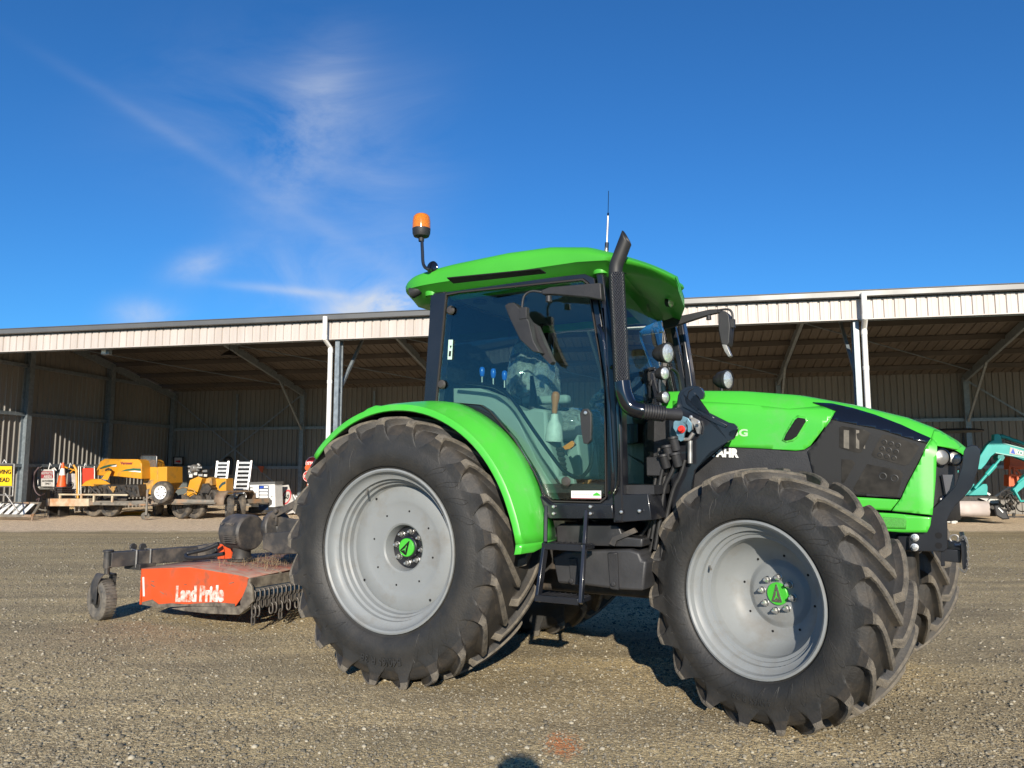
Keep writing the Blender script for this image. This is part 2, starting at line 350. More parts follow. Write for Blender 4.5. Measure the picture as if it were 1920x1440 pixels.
def make_wheel(kind, side):
    """side=1: outer face towards -y"""
    s = -1 if side > 0 else 1     # direction of the outer face
    if kind == 'rear':
        R, rr, W, nl, lh, zc = .832, .495, .54, 21, .047, .795; fl = .235
        prof = [(rr+.004, .0), (rr+.004, .012), (rr-.006, .016), (rr-.016, .008), (rr-.02, -.012), (rr-.028, -.03), (rr-.045, -.045), (rr-.06, -.05), (rr-.062, -.075), (rr-.075, -.083), (rr-.08, -.11), (rr-.092, -.118), (rr-.096, -.15), (rr-.105, -.162),
                (.388, -.165), (.375, -.156), (.30, -.146), (.285, -.150), (.255, -.156), (.17, -.157), (.155, -.157), (.145, -.165), (.138, -.19), (.134, -.24)]
        bolt_r, cap_r, face = .100, .058, -.235
    else:
        R, rr, W, nl, lh, zc = .668, .392, .46, 19, .045, .628; fl = .20
        prof = [(rr+.006, .0), (rr+.006, .012), (rr-.005, .015), (rr-.015, .006), (rr-.02, -.02), (rr-.035, -.035), (rr-.05, -.04), (rr-.052, -.06), (rr-.068, -.068), (rr-.072, -.078), (rr-.088, -.084), (rr-.095, -.12),
                (.305, -.125), (.298, -.14), (.285, -.17), (.262, -.212), (.235, -.245), (.20, -.264), (.178, -.270), (.165, -.266), (.152, -.257), (.14, -.255), (0, -.255)]
        bolt_r, cap_r, face = .088, .060, -.255
    w = MB(); w.lathe([(r, d*1.0) for r, d in prof], (0, s*fl, 0), (0, s, 0), 72)
    # bead seat that carries the tyre
    w.lathe([(rr+.004, 0), (rr-.01, -.03), (rr-.03, -.1), (rr-.03, -2*fl+.1), (rr-.01, -2*fl+.03), (rr+.004, -2*fl)], (0, s*fl, 0), (0, s, 0), 72)
    wh = w.build('wheel', 'rim', tractor, smooth=28)
    t = tyre_mesh(R, rr, W, nl, lh, 1, zc, .050 if kind == 'rear' else .048)
    txt = MB()
    if side > 0:   # the outlined slanted marks on this sidewall
        for k in range(34):
            if k % 17 in (0, 8, 9) or (kind == 'rear' and k % 17 not in (3, 4, 5, 6, 12, 13, 14)): continue
            a = k*2*PI/34; ks = 1 if kind == 'front' else .335/.27; kr_ = 0 if kind == 'front' else rr-.392*1
            def q(r, da): r = rr+(r-.392)*ks; da /= ks**.5; return Vector((r*math.sin(a+da), -lerp(WALLS, r)-.0005, r*math.cos(a+da)))
            pts = [q(.425, .02), q(.45, .05), q(.49, .10), q(.53, .17), q(.54, .20), q(.51, .20), q(.47, .12), q(.44, .06), q(.425, .02)]
            t.mi = 0; t.tube(catmull(pts, 3), .0016, 4, caps=False)
    if side < 0: pass
    ty = t.build('tyre', ['rubber', 'lug', 'pocket'], wh, smooth=40)
    if side < 0: ty.scale = (1, 1, 1)
    if side > 0:
        m = MB(); arc_text(m, '540/65 R 38' if kind == 'rear' else '440/65 R 28', rr+.155 if kind == 'rear' else rr+.10, -W/2*1.035, .062 if kind == 'rear' else .045, PI, .001, 1, .005)
        m.build('size_mark', 'rubber', wh, smooth=0, fixn=False)
    # small stud holes
    hr = .235 if kind == 'rear' else .205
    for k in range(8):
        a = k*PI/4+.2; m = MB(); m.lathe([(.0065, .0), (.0065, .002), (0, .0021)], (hr*math.sin(a), s*(fl-(.158 if kind == 'rear' else .2605))+s*.002, hr*math.cos(a)), (0, s, 0), 10); m.build('rim_hole', 'hole', wh, smooth=0)
    for k in range(4):
        a = k*PI/2+.95; r_ = .372 if kind == 'rear' else .322; m = MB()
        m.lathe([(.008, .0), (.008, .003), (0, .0031)], (r_*math.sin(a), s*(fl+(-.157 if kind == 'rear' else -.094))+s*.004, r_*math.cos(a)), (0, s, 0), 10); m.build('rim_hole', 'hole', wh, smooth=0)
    m = MB(); a = -.55 if kind == 'rear' else -1.15; r_ = rr-.065
    m.cyl((r_*math.sin(a), s*(fl-.07), r_*math.cos(a)), ((r_-.035)*math.sin(a), s*(fl-.035), (r_-.035)*math.cos(a)), .006, n=8); m.build('valve_stem', 'steel', wh)
    if kind == 'rear':
        m = MB(); m.lathe([(.134, face-.01), (.134, face+.002), (.075, face+.004), (.070, face+.03), (.062, face+.035), (0, face+.035)], (0, s*fl, 0), (0, s, 0), 40); m.build('hub_plate', 'black', wh)
    for k in range(8):
        a = k*PI/4+.12; c = Vector((bolt_r*math.sin(a), s*(fl+face+.004), bolt_r*math.cos(a)))
        m = MB(); m.lathe([(.020, 0), (.020, .006), (.0185, .007)], c, (0, s, 0), 20); m.lathe([(.0155, .006), (.0155, .022), (.012, .026)], c, (0, s, 0), 6); m.lathe([(.012, .026), (.008, .034), (.007, .042), (0, .043)], c, (0, s, 0), 12)
        m.build('wheel_nut', 'nut', wh, smooth=30)
    m = MB(); d0 = face+(.035 if kind == 'rear' else .001)
    m.lathe([(cap_r, 0), (cap_r-.001, .009), (cap_r-.004, .012), (0, .0125)], (0, s*(fl+d0), 0), (0, s, 0), 40); hc = m.build('hub_cap', 'green', wh)
    e = MB(); y = s*(fl+d0+.0135); rot = .55 if kind == 'rear' else 0
    def g(a, b):
        a, b = a*cap_r, b*cap_r; return Vector((a*math.cos(rot)+b*math.sin(rot), y, -a*math.sin(rot)+b*math.cos(rot)))
    e.prism([g(-.05, .85), g(.05, .85), g(.13, .25), g(-.02, .25)], (0, s*.003, 0))
    e.prism([g(-.05, .8), g(-.08, -.1), g(-.38, -.72), g(-.5, -.66)], (0, s*.0025, 0))
    e.prism([g(.06, .8), g(.5, -.66), g(.3, -.6), g(.06, -.1)], (0, s*.0025, 0))
    e.prism([g(-.4, -.72), g(.42, -.72), g(.2, -.5), g(0, -.3), g(-.2, -.5)], (0, s*.002, 0))
    e.build('emblem', 'chrome' if kind == 'front' else 'blackg', wh, smooth=0)
    return wh
ROUT = 1.08
for kind, side, u, v in (('rear', 1, 0, ROUT-.235), ('rear', -1, 0, -(ROUT-.235))):
    w = make_wheel(kind, side); w.location = pt(u, v, .795)
st = math.radians(18.72)
# front: rim centre in the picture sits 0.20 m outside the tyre's middle
fr_c = Vector((2.116, -.772, .6287)); w = make_wheel('front', 1); w.rotation_euler.z = -st
w.location = fr_c - Vector((-math.sin(st)*.20, -math.cos(st)*.20, 0))
king = w.location.copy()
w2 = make_wheel('front', -1); w2.rotation_euler.z = -st; w2.location = Vector((king.x+.19, -king.y+.42, .6287))
w2['label'] = 'far front wheel'; w['label'] = 'near front wheel'

# rear fenders ----------------------------------------------------------------
def fender(sg):
    rows = []
    n = 40; Ri = [(-.1, 1.02), (.3, .985), (.8, .99), (1.2, .975), (1.6, .91), (2.3, .865), (2.5, .85)]; Ro = [(-.1, .965), (.3, .935), (.8, .925), (1.2, .91), (1.6, .89), (2.3, .855), (2.5, .84)]
    for i in range(n):
        a = .085+(2.38-.085)*i/(n-1); ri = lerp(Ri, a); ro = lerp(Ro, a); q = max(0, (a-1.5)/.88)
        vi = .76; vo = 1.10
        sec = [(vi, ri), (.90, ri-.002), (1.0, ri-(ri-ro)*.35), (1.055, ro+.012), (vo-.008, ro+.002), (vo, ro-.012), (vo, ro-.035+.0*q), (vo-.008, ro-.042)]
        rows.append([Vector((r*math.cos(a), -sg*v, .795+r*math.sin(a))) for v, r in sec])
    m = MB(); m.loft(rows); f = TX('rear_fender', 'green', m, solid=.008, smooth=45)
    # rounded lower front tip
    m = MB(); r0 = rows[0]; drop = [p+Vector((-.0, 0, -.0)) for p in r0]
    tip = []
    for k in range(5):
        t = k/4; tip.append([p+Vector((-.012*t, 0, -.055*math.sin(t*PI/2)*min(1, (j+.5)/2.5))) for j, p in enumerate(r0)])
    m.loft(tip); TX('fender_tip', 'green', m, f, solid=.008)
    # black flap under the back edge and inner shield
    m = MB(); rows2 = []
    for i in range(16):
        a = 1.75+(2.56-1.75)*i/15; r = lerp(Ro, a)-.025; rows2.append([Vector((r*math.cos(a), -sg*v, .795+r*math.sin(a))) for v in (.74, .95, 1.09, 1.098)])
    m.loft(rows2); TX('mud_flap', 'blackp', m, f, solid=.012)
    m = MB(); poly = [Vector((.80*math.cos(a), -sg*.775, .795+.80*math.sin(a))) for a in [2.4-i*.1 for i in range(24)]]+[Vector((lerp(Ri, a)*math.cos(a), -sg*.775, .795+lerp(Ri, a)*math.sin(a))) for a in [.1+i*.1 for i in range(24)]]
    m.prism(poly, (0, sg*.02, 0)); TX('inner_fender', 'black', m, f)
    return f
fender(1); fender(-1)
m = MB(); m.prism([T(x, y, .7) for x, y in ((672, 778), (688, 766), (703, 760), (738, 762), (760, 768), (690, 782))], (0, .15, 0)); TX('tail_lamp_hump', 'green', m, bev=.01)

# cab -------------------------------------------------------------------------
gasket = [(837, 552), (862, 547), (1094, 523), (1104, 531), (1120, 630), (1136, 726), (1138, 934), (1127, 943), (1037, 941), (1023, 930), (1002, 885), (964, 823), (919, 771), (901, 759), (818, 752)]
outerf = [(822, 545), (862, 537), (1096, 513), (1114, 521), (1132, 625), (1148, 722), (1152, 950), (1140, 962), (1030, 962), (1010, 945), (988, 892), (950, 830), (908, 780), (890, 768), (802, 764)]
def G2(p, k): # shrink towards the middle in the outline's own plane
    return fade(p, k)
VD = .79
O1 = [T(x, y, VD) for x, y in outerf]; G1 = [T(x, y, VD) for x, y in gasket]; cen = sum(G1, Vector())/len(G1)
def mir(ps): return [Vector((p.x, -p.y, p.z)) for p in ps]
for sg in (1, -1):
    f = (lambda ps: ps) if sg > 0 else mir
    m = MB(); m.ring(f(O1), f(G1), (0, .05*sg, 0)); fr = TX('cab_side_frame', 'black', m, bev=.006)
    m = MB(); m.ring(f([p+Vector((0, -.012, 0)) for p in G1]), f([cen+(p-cen)*.987+Vector((0, -.012, 0)) for p in G1]), (0, .02*sg, 0)); TX('door_gasket', mat('brown_black_gasket', (.028, .024, .021), .5) if sg > 0 else 'blackp', m, bev=.005)
    m = MB(); m.prism(f([cen+(p-cen)*.975+Vector((0, -.004, 0)) for p in G1]), (0, .005*sg, 0)); TX('door_glass', 'cabglass', m, smooth=0)
# rear pillar, B pillar, sill
for sg in (1, -1):
    f = (lambda ps: ps) if sg > 0 else mir
    m = MB(); m.prism(f([T(x, y, .80) for x, y in ((808, 548), (836, 545), (815, 766), (794, 768))]), (0, .10*sg, 0)); TX('rear_pillar', 'black', m, bev=.012)
    m = MB(); m.prism(f([T(x, y, .82) for x, y in ((1116, 512), (1131, 512), (1150, 640), (1164, 760), (1169, 980), (1150, 980), (1150, 760), (1133, 640))]), (0, .10*sg, 0)); TX('front_door_pillar', 'black', m, bev=.012)
    m = MB(); m.prism(f([T(x, y, .83) for x, y in ((1012, 930), (1030, 946), (1148, 946), (1150, 972), (1030, 972), (1018, 968))]), (0, .12*sg, 0)); m.prism(f([T(x, y, .815) for x, y in ((1150, 928), (1215, 926), (1222, 975), (1150, 980))]), (0, .3*sg, 0)); TX('door_sill', 'black', m, bev=.004)
    # black strip that follows the fender
    m = MB(); m.prism(f([T(x, y, .80) for x, y in ((895, 766), (925, 780), (965, 832), (1003, 895), (1022, 938), (1030, 990), (1026, 1018), (1008, 1020), (1003, 990), (990, 930), (960, 850), (920, 790), (880, 768))]), (0, .06*sg, 0)); TX('fender_strip', 'black', m, bev=.008)
for q in ((1038, 950), (1038, 963), (1107, 950), (1107, 963), (1165, 960), (1199, 958)):
    m = MB(); p = T(*q, .835); m.lathe([(.010, 0), (.010, .005), (.007, .009), (0, .010)], p, (0, -1, 0), 10); TX('sill_bolt', 'nut', m)
# curved windscreen from pillar to pillar
def wsrow(px_far, py_far, w):
    f_ = T(px_far, py_far, -.60); k = f_.x-1.20
    return [Vector((u+k*q, -v, w)) for u, v, q in ((1.385, .73, .3), (1.43, .55, .5), (1.455, .30, .8), (1.44, .05, .9), (1.39, -.20, .95), (1.31, -.42, 1), (1.20, -.60, 1))]
wr = [wsrow(1227, 572, 2.36), wsrow(1240, 645, 2.10), wsrow(1255, 735, 1.80), wsrow(1262, 790, 1.62)]
m = MB(); m.loft(wr); TX('windscreen', 'cabglass', m, smooth=60)
m = MB(); lo_ = [[p.copy() for p in wr[3][:3]], [Vector((p.x-.02, p.y, 1.14)) for p in wr[3][:3]]]; m.loft(lo_); TX('lower_front_window', 'cabglass', m)
m = MB(); m.tube([r[-1] for r in wr], .016, 8); TX('windscreen_pillar', 'black', m)
m = MB(); m.tube([wr[0][0]]+[wr[3][0], lo_[1][0]], .022, 8); TX('windscreen_pillar', 'black', m)
m = MB(); m.prism([T(x, y, .43) for x, y in ((1207, 800), (1216, 790), (1245, 770), (1285, 790), (1290, 960), (1207, 975))], (0, .05, 0)); m.bb((1.30, -.55, 1.14), (1.42, .60, 1.66)) if False else None; TX('firewall', 'blackp', m)
# rear window, floor, back wall, ceiling
m = MB(); m.bb((.06, -.72, 1.66), (.09, .72, 1.70)); m.bb((.06, -.70, 2.455), (.10, .70, 2.49)); TX('rear_window_frame', 'black', m)
m = MB(); m.bb((.07, -.70, 1.70), (.075, .70, 2.455)); TX('rear_window', 'cabglass', m)
m = MB(); m.bb((.08, -.76, 1.15), (1.60, .76, 1.20)); m.bb((.05, -.60, 1.15), (.10, .60, 1.66)); TX('cab_floor', 'blackp', m)
m = MB(); m.bb((.09, -.66, 2.460), (1.20, .66, 2.470)); TX('cab_ceiling', 'liner', m)
m = MB(); m.lathe([(.12, 0), (.12, -.015), (.08, -.02), (0, -.02)], (.45, -.35, 2.458), (0, 0, 1), 20); m.lathe([(.05, 0), (.05, -.02), (0, -.02)], (.25, -.42, 2.458), (0, 0, 1), 16); TX('ceiling_speaker', 'blackp', m)
# roof
te = [(-.26, 2.525), (-.20, 2.56), (0, 2.588), (.3, 2.613), (.7, 2.63), (1.0, 2.624), (1.25, 2.587), (1.42, 2.525), (1.6, 2.455), (1.74, 2.395)]
be = [(-.26, 2.49), (0, 2.478), (.5, 2.48), (1.2, 2.482), (1.42, 2.465), (1.6, 2.418), (1.74, 2.365)]
rows = []
N_ = 48
for i in range(N_+1):
    u = -.26+(1.74+.26)*i/N_; x = abs((u-.74)/1.0001); hw = .88*max(0, 1-x**(10 if u > .8 else 8))**.34; hw = max(hw, .02)
    x2 = te and 0; t, b = lerp(te, u), lerp(be, u); th = max(t-b, .02)
    inn = max(hw-.10, .01); dip = .07*min(1, max(0, (1.75-u)/.35))*min(1, max(0, (u+.26)/.12)) if u < 1.4 else .025
    cw = 2.476 if .05 < u < 1.22 else b-dip; kf = 1 if u < 1.1 else max(.15, 1-(u-1.1)/.5)
    half = [(0, t+.045*kf), (hw*.4, t+.04*kf), (hw*.75, t+.022*kf), (hw-.07, t+.005), (hw-.03, t-.012), (hw-.008, t-.035*min(1, th/.1)), (hw, (t+b)/2), (hw-.005, b+.012), (hw-.03, b), (inn, b-dip*.6), (max(inn-.05, .005), b-dip), (max(inn-.09, .004), b-dip), (max(inn-.10, .003), cw), (0, cw)]
    def sk(v): return u-max(0, u-.55)/1.15*.40*max(0, min(1, (.55-v)/1.35))
    rows.append([Vector((sk(v), -v, w)) for v, w in half]+[Vector((sk(-v), v, w)) for v, w in half[::-1][1:-1]])
m = MB(); m.loft(rows, closed=True, caps=True); roof = TX('cab_roof', 'green_roof', m, smooth=50)
m = MB(); m.prism([TR.Z(x, y, 2.448) for x, y in ((838, 520), (1012, 503), (1024, 511), (850, 530))], (0, 0, -.006)); TX('roof_vent', 'hole', m, roof)
for q in ((812, 548), (1128, 506)):
    m = MB(); p = T(*q, .76); m.lathe([(.05, -.03), (.055, 0), (.05, .02), (0, .02)], p, (0, 0, 1), 20); TX('roof_foot', 'green_roof', m, roof)
m = MB(); m.lathe([(.01, -.07), (.03, -.05), (.038, -.01), (.04, .02), (0, .022)], T(777, 547, .80), (-1, 0, -.25), 20); m.cyl(T(788, 540, .78), T(780, 546, .80), .012); TX('rear_work_lamp', 'blackp', m, roof)
m = MB(); m.tube([T(797, 548, .6), T(788, 562, .6), T(800, 566, .55)], .008, 6); TX('lamp_bracket', 'black', m, roof)
for q in ((1176, 503, .70), (1258, 566, .10)):
    m = MB(); p = T(*q); m.lathe([(.030, -.03), (.035, 0)], p, (1, -.25, -.1), 20); lp = TX('roof_lamp', 'blackp', m, roof); m = MB(); m.lathe([(.033, 0), (.028, .008), (0, .014)], p, (1, -.25, -.1), 20); TX('lens', 'lens', m, lp)
m = MB(); m.prism([T(x, y, .3) for x, y in ((1258, 528), (1270, 526), (1273, 533), (1262, 545))], (0, .12, 0)); TX('roof_tab', 'green_roof', m, roof, bev=.005)
# beacon
m = MB(); m.tube([T(811, 505, .86), T(803, 505, .90), T(794, 496, .90), T(792, 470, .90), T(791, 447, .90)], .011, 10, smooth=5); bs = TX('beacon_stalk', 'black', m)
m = MB(); m.lathe([(.04, 0), (.042, .012), (.03, .02), (0, .022)], T(812, 502, .845), (0, -1, .1), 20); TX('stalk_mount', 'blackg', m, bs)
p = T(790, 443, .90); m = MB(); m.lathe([(.018, -.035), (.02, -.012), (.05, -.002), (.058, .018), (.060, .05)], p, (0, 0, 1), 28); bc = TX('beacon', 'blackp', m)
m = MB(); m.lathe([(.060, .05), (.059, .10), (.054, .130), (.042, .145), (.03, .15), (0, .151)], p, (0, 0, 1), 28); TX('beacon_lens', 'amber', m, bc)
# antenna
a0 = T(1137, 508, .72); a1 = T(1136, 485, .72); a2 = T(1138, 455, .72); a3 = T(1140, 405, .72); a4 = T(1141, 358, .72)
m = MB(); m.tube([a0, a1, a2], [.022, .016, .010], 12); m.tube([a2, a3], .006, 8); an = TX('antenna', 'steel', m); m = MB(); m.tube([a2+(a2-a3)*.3, a2], .0125, 8); m.tube([a3, a3+(a4-a3)*.12], .006, 6); m.tube([a3, a4], .0022, 6); TX('whip', 'blackg', m, an)
m = MB(); m.box(a0+Vector((0, 0, -.01)), (.05, .04, .05)); m.bar(a0+Vector((-.04, 0, -.02)), a0+Vector((.10, .0, -.03)), .03, .012); TX('antenna_bracket', 'chrome', m, an, bev=.003)
# exhaust ------------------------------------------------------------
EV = .95
e0, e1 = T(1166, 716, EV), T(1156, 513, EV)
m = MB(); m.tube([e0, e1], .044, 28, caps=False); ex = None
pf = bpy.data.materials.new('perforated_shield'); pf.use_nodes = True; N = pf.node_tree.nodes; L = pf.node_tree.links; b = N['Principled BSDF']; b.inputs['Roughness'].default_value = .28; b.inputs['Metallic'].default_value = .3
tc = N.new('ShaderNodeTexCoord'); sx = N.new('ShaderNodeSeparateXYZ'); L.new(tc.outputs['Object'], sx.inputs[0])
def mth(op, a, bb_=None):
    n = N.new('ShaderNodeMath'); n.operation = op
    for i, q in enumerate((a, bb_)):
        if q is None: continue
        if isinstance(q, (int, float)): n.inputs[i].default_value = q
        else: L.new(q, n.inputs[i])
    return n.outputs[0]
ax = mth('SUBTRACT', sx.outputs[0], e0.x+ (0)); ay = mth('SUBTRACT', sx.outputs[1], e0.y)
# centre line leans with height
lean = (e1.x-e0.x)/(e1.z-e0.z); ax = mth('SUBTRACT', ax, mth('MULTIPLY', mth('SUBTRACT', sx.outputs[2], e0.z), lean))
an_ = mth('ARCTAN2', ay, ax); wv = mth('MULTIPLY', mth('SINE', mth('MULTIPLY', an_, 18)), mth('SINE', mth('MULTIPLY', sx.outputs[2], 330)))
hl = mth('GREATER_THAN', wv, .12); cr = N.new('ShaderNodeMix'); cr.data_type = 'RGBA'; L.new(hl, cr.inputs['Factor']); cr.inputs['A'].default_value = (.05, .052, .06, 1); cr.inputs['B'].default_value = (.002, .002, .003, 1); L.new(cr.outputs['Result'], b.inputs['Base Color'])
bp = N.new('ShaderNodeBump'); bp.inputs['Strength'].default_value = .8; bp.inputs['Distance'].default_value = .004; bp.invert = True; L.new(wv, bp.inputs['Height']); L.new(bp.outputs[0], b.inputs['Normal'])
ex = TX('exhaust_shield', pf, m)
m = MB(); pth = catmull([T(1166, 716, EV), T(1170, 740, EV), T(1181, 762, EV-.01), T(1205, 771, EV-.03), T(1222, 773, EV-.06)], 6); m.tube(pth, .046, 24, caps=True)
TX('exhaust_elbow', 'blackg', m, ex, smooth=60)
m = MB(); m.tube([T(1205, 771, EV-.02), T(1246, 776, EV-.09)], .041, 24); m.tube([T(1244, 776, EV-.09), T(1275, 778, EV-.16)], .033, 20); TX('exhaust_pipe', 'blackp', m, ex)
for k in range(9):
    m = MB(); a = T(1205, 771, EV-.02).lerp(T(1243, 776, EV-.085), k/8); d = (T(1243, 776, EV-.085)-T(1205, 771, EV-.02)).normalized(); m.lathe([(.040, -.003), (.045, -.001), (.045, .001), (.040, .003)], a, d, 24); TX('pipe_ring', 'black', m, ex)
# stack top with an oblique cut
c0, c1, c2 = T(1154, 522, EV), T(1155, 500, EV), T(1175, 446, EV)
P_ = catmull([c0, c1, T(1162, 480, EV), c2], 6); n = 24
rr_ = []
for i, p in enumerate(P_):
    t = (P_[min(i+1, len(P_)-1)]-P_[max(i-1, 0)]).normalized(); x = Vector((0, 1, 0)).cross(t).normalized(); y = t.cross(x)
    off = (i/(len(P_)-1))**6
    rr_.append([p+x*math.cos(2*PI*j/n)*.039+y*math.sin(2*PI*j/n)*.039-t*(.032*math.cos(2*PI*j/n))*off for j in range(n)])
m = MB(); m.loft(rr_, closed=True); TX('exhaust_stack', mat('soot_black_pipe', (.02, .02, .021), .55, noise=.2), m, ex, solid=.004, smooth=60)
# mirrors ------------------------------------------------------------
m = MB(); m.prism([T(x, y, .93) for x, y in ((1014, 544), (1030, 538), (1126, 530), (1128, 562), (1100, 557), (1040, 552), (1016, 552))], (0, .045, 0)); ma = TX('mirror_arm', 'blackp', m, bev=.006)
m = MB(); m.tube([T(1016, 548, .93), T(997, 546, .94), T(983, 555, .95), T(979, 575, .96), T(980, 592, .96)], .008, 8, smooth=4); m.box(T(983, 588, .955), (.05, .04, .07)); TX('mirror_stem', 'blackp', m, ma, bev=.004)
m = MB(); m.lathe([(.018, -.025), (.02, .01), (0, .012)], T(1029, 563, .92), (0, 0, -1), 14); TX('arm_knob', 'blackp', m, ma)
m = MB(); m.prism([T(x, y, .97) for x, y in ((946, 573), (953, 568), (963, 567), (978, 582), (991, 602), (999, 637), (1012, 661), (999, 659), (975, 637), (956, 598))], (0, .07, 0)); mh = TX('mirror_head', 'blackp', m, bev=.012, seg=3)
m = MB(); m.prism([T(x, y, .90) for x, y in ((990, 600), (1006, 610), (1022, 648), (1036, 678), (1031, 683), (1014, 665), (1000, 640))], (0, .05, 0)); TX('wide_angle_mirror', 'blackp', m, bev=.006)
m = MB(); m.tube([T(1012, 626, -.55), T(1020, 600, -.6), T(1045, 592, -.62), T(1075, 588, -.7), T(1105, 560, -.75)], .014, 8, smooth=4); m.prism([T(x, y, -.78) for x, y in ((1045, 590), (1075, 578), (1108, 558), (1108, 572), (1075, 594))], (0, -.03, 0)); TX('mirror_arm', 'blackp', m)
m = MB(); m.prism([T(x, y, -.45) for x, y in ((1241, 602), (1262, 595), (1330, 580), (1352, 579), (1352, 585), (1330, 590), (1262, 612), (1243, 618))], (0, .04, 0)); ma = TX('mirror_arm', 'blackp', m, bev=.005)
m = MB(); m.tube([T(1345, 582, -.45), T(1365, 580, -.46), T(1373, 588, -.46), T(1373, 604, -.46)], .008, 8, smooth=4); m.box(T(1371, 607, -.46), (.05, .04, .06)); m.lathe([(.016, -.02), (.018, .01), (0, .012)], T(1329, 597, -.45), (0, 0, -1), 14); TX('mirror_stem', 'blackp', m, ma)
m = MB(); m.prism([T(x, y, -.42) for x, y in ((1346, 588), (1352, 582), (1360, 583), (1367, 592), (1369, 612), (1367, 642), (1364, 648), (1352, 645), (1347, 620))], (0, .12, 0)); TX('mirror_head', 'blackp', m, bev=.01, seg=3)
m = MB(); m.prism([T(x, y, -.42) for x, y in ((1353, 645), (1362, 646), (1371, 667), (1366, 670), (1359, 660))], (0, .05, 0)); TX('wide_angle_mirror', 'steel', m, bev=.004)
m = MB(); m.prism([T(x, y, .1) for x, y in ((1226, 604), (1239, 600), (1243, 622), (1231, 624), (1203, 628), (1198, 622), (1212, 610))], (0, .03, 0)); m.tube([T(1200, 624, .12), T(1203, 640, .12), T(1212, 662, .12), T(1222, 690, .14)], .009, 8); TX('mirror_bracket', 'chrome', m, bev=.003)
# work lamps on the bonnet corner ----------------------------------------------
def lamp(px, py, v, r, d, name='work_lamp', body='blackp'):
    c = T(px, py, v); m = MB(); m.lathe([(r*.05, -r*1.5), (r*.5, -r*1.35), (r*.85, -r*.85), (r*.98, -r*.3), (r*1.0, 0), (r*1.05, .004), (r*1.05, .02), (r*.95, .022)], c, d, 28); o = TX(name, body, m)
    m = MB(); m.lathe([(r*.96, .015), (r*.6, .024), (0, .03)], c, d, 28); TX('lens', 'lens', m, o); return o
lamp(1248, 662, .42, .060, (1, -.35, -.05)); lamp(1243, 700, .42, .040, (1, -.5, -.05)); lamp(1244, 745, .42, .036, (1, -.45, -.02)); lamp(1361, 712, -.30, .062, (1, -.35, -.03))
m = MB(); m.tube([T(1240, 688, .42), T(1236, 720, .42), T(1238, 760, .42)], .012, 6); m.bar(T(1222, 700, .42), T(1232, 745, .42), .03, .02); m.tube([T(1354, 727, -.3), T(1352, 738, -.3)], .014, 8); m.prism([T(x, y, .42) for x, y in ((1206, 690), (1226, 688), (1240, 760), (1212, 770))], (0, .03, 0)); TX('lamp_bracket', 'black', m)
m = MB()
for dd in (0, 5): m.tube([T(1226+dd, 690, .44), T(1210+dd, 696, .44), T(1206+dd, 712, .45), T(1214+dd, 724, .45), T(1222, 712, .45)], .004, 6, smooth=4)
m.tube([T(1258, 690, .3), T(1270, 700, .2), T(1276, 725, .15), T(1279, 760, .1)], .010, 8, smooth=5); TX('lamp_cable', 'hose', m)
# ------------------------------------------------------------------ bonnet
htop = [(1.40, 1.772), (1.7, 1.768), (2.0, 1.750), (2.3, 1.712), (2.6, 1.640), (2.85, 1.562), (2.99, 1.495), (3.08, 1.43), (3.15, 1.36)]
hmax = [(1.40, .37), (2.0, .385), (2.6, .39), (2.9, .375), (3.0, .35), (3.08, .30), (3.15, .20)]
def hw_(u, w):
    """half width of the bonnet at a height"""
    t = lerp(htop, u); m_ = lerp(hmax, u); d = t-w
    if d <= 0: return m_*.55
    if d < .16:
        q = 1-d/.16; return m_*(1-.26*q**2.2)
    return m_+.012*min(1, (d-.16)/.25)
def hood_pt(px, py, eps=0):
    v = .38
    for _ in range(8):
        p = T(px, py, v); v = hw_(p.x, p.z)+eps
    return T(px, py, v)
us = [1.42+i*(3.15-1.42)/46 for i in range(47)]
def hrow(u):
    t = lerp(htop, u); m_ = lerp(hmax, u)
    half = [(0, t+.012), (m_*.3, t+.009), (m_*.5, t+.002)]
    for d in (.004, .015, .035, .06, .09, .125, .16):
        d = min(d, lerp([(2.93, .16), (2.97, .075), (3.03, .05), (3.15, .03)], u)); half.append((hw_(u, t-d), t-d))
    return t, half
def low(u): return lerp([(1.4, 1.50), (2.3, 1.36), (2.5, 1.40), (2.62, 1.55), (2.9, 1.50), (3.0, 1.40), (3.15, 1.33)], u)
rows = []
for u in us:
    t, half = hrow(u); lo = min(low(u), t-.165) if u < 3.0 else t-.165
    half += [(hw_(u, lo), lo)] if False else []
    rows.append([Vector((u, v, w)) for v, w in half[::-1]][0:-1]+[Vector((u, -v, w)) for v, w in half])
m = MB(); m.loft(rows); hood = TX('bonnet', 'green', m, smooth=50, solid=.012)
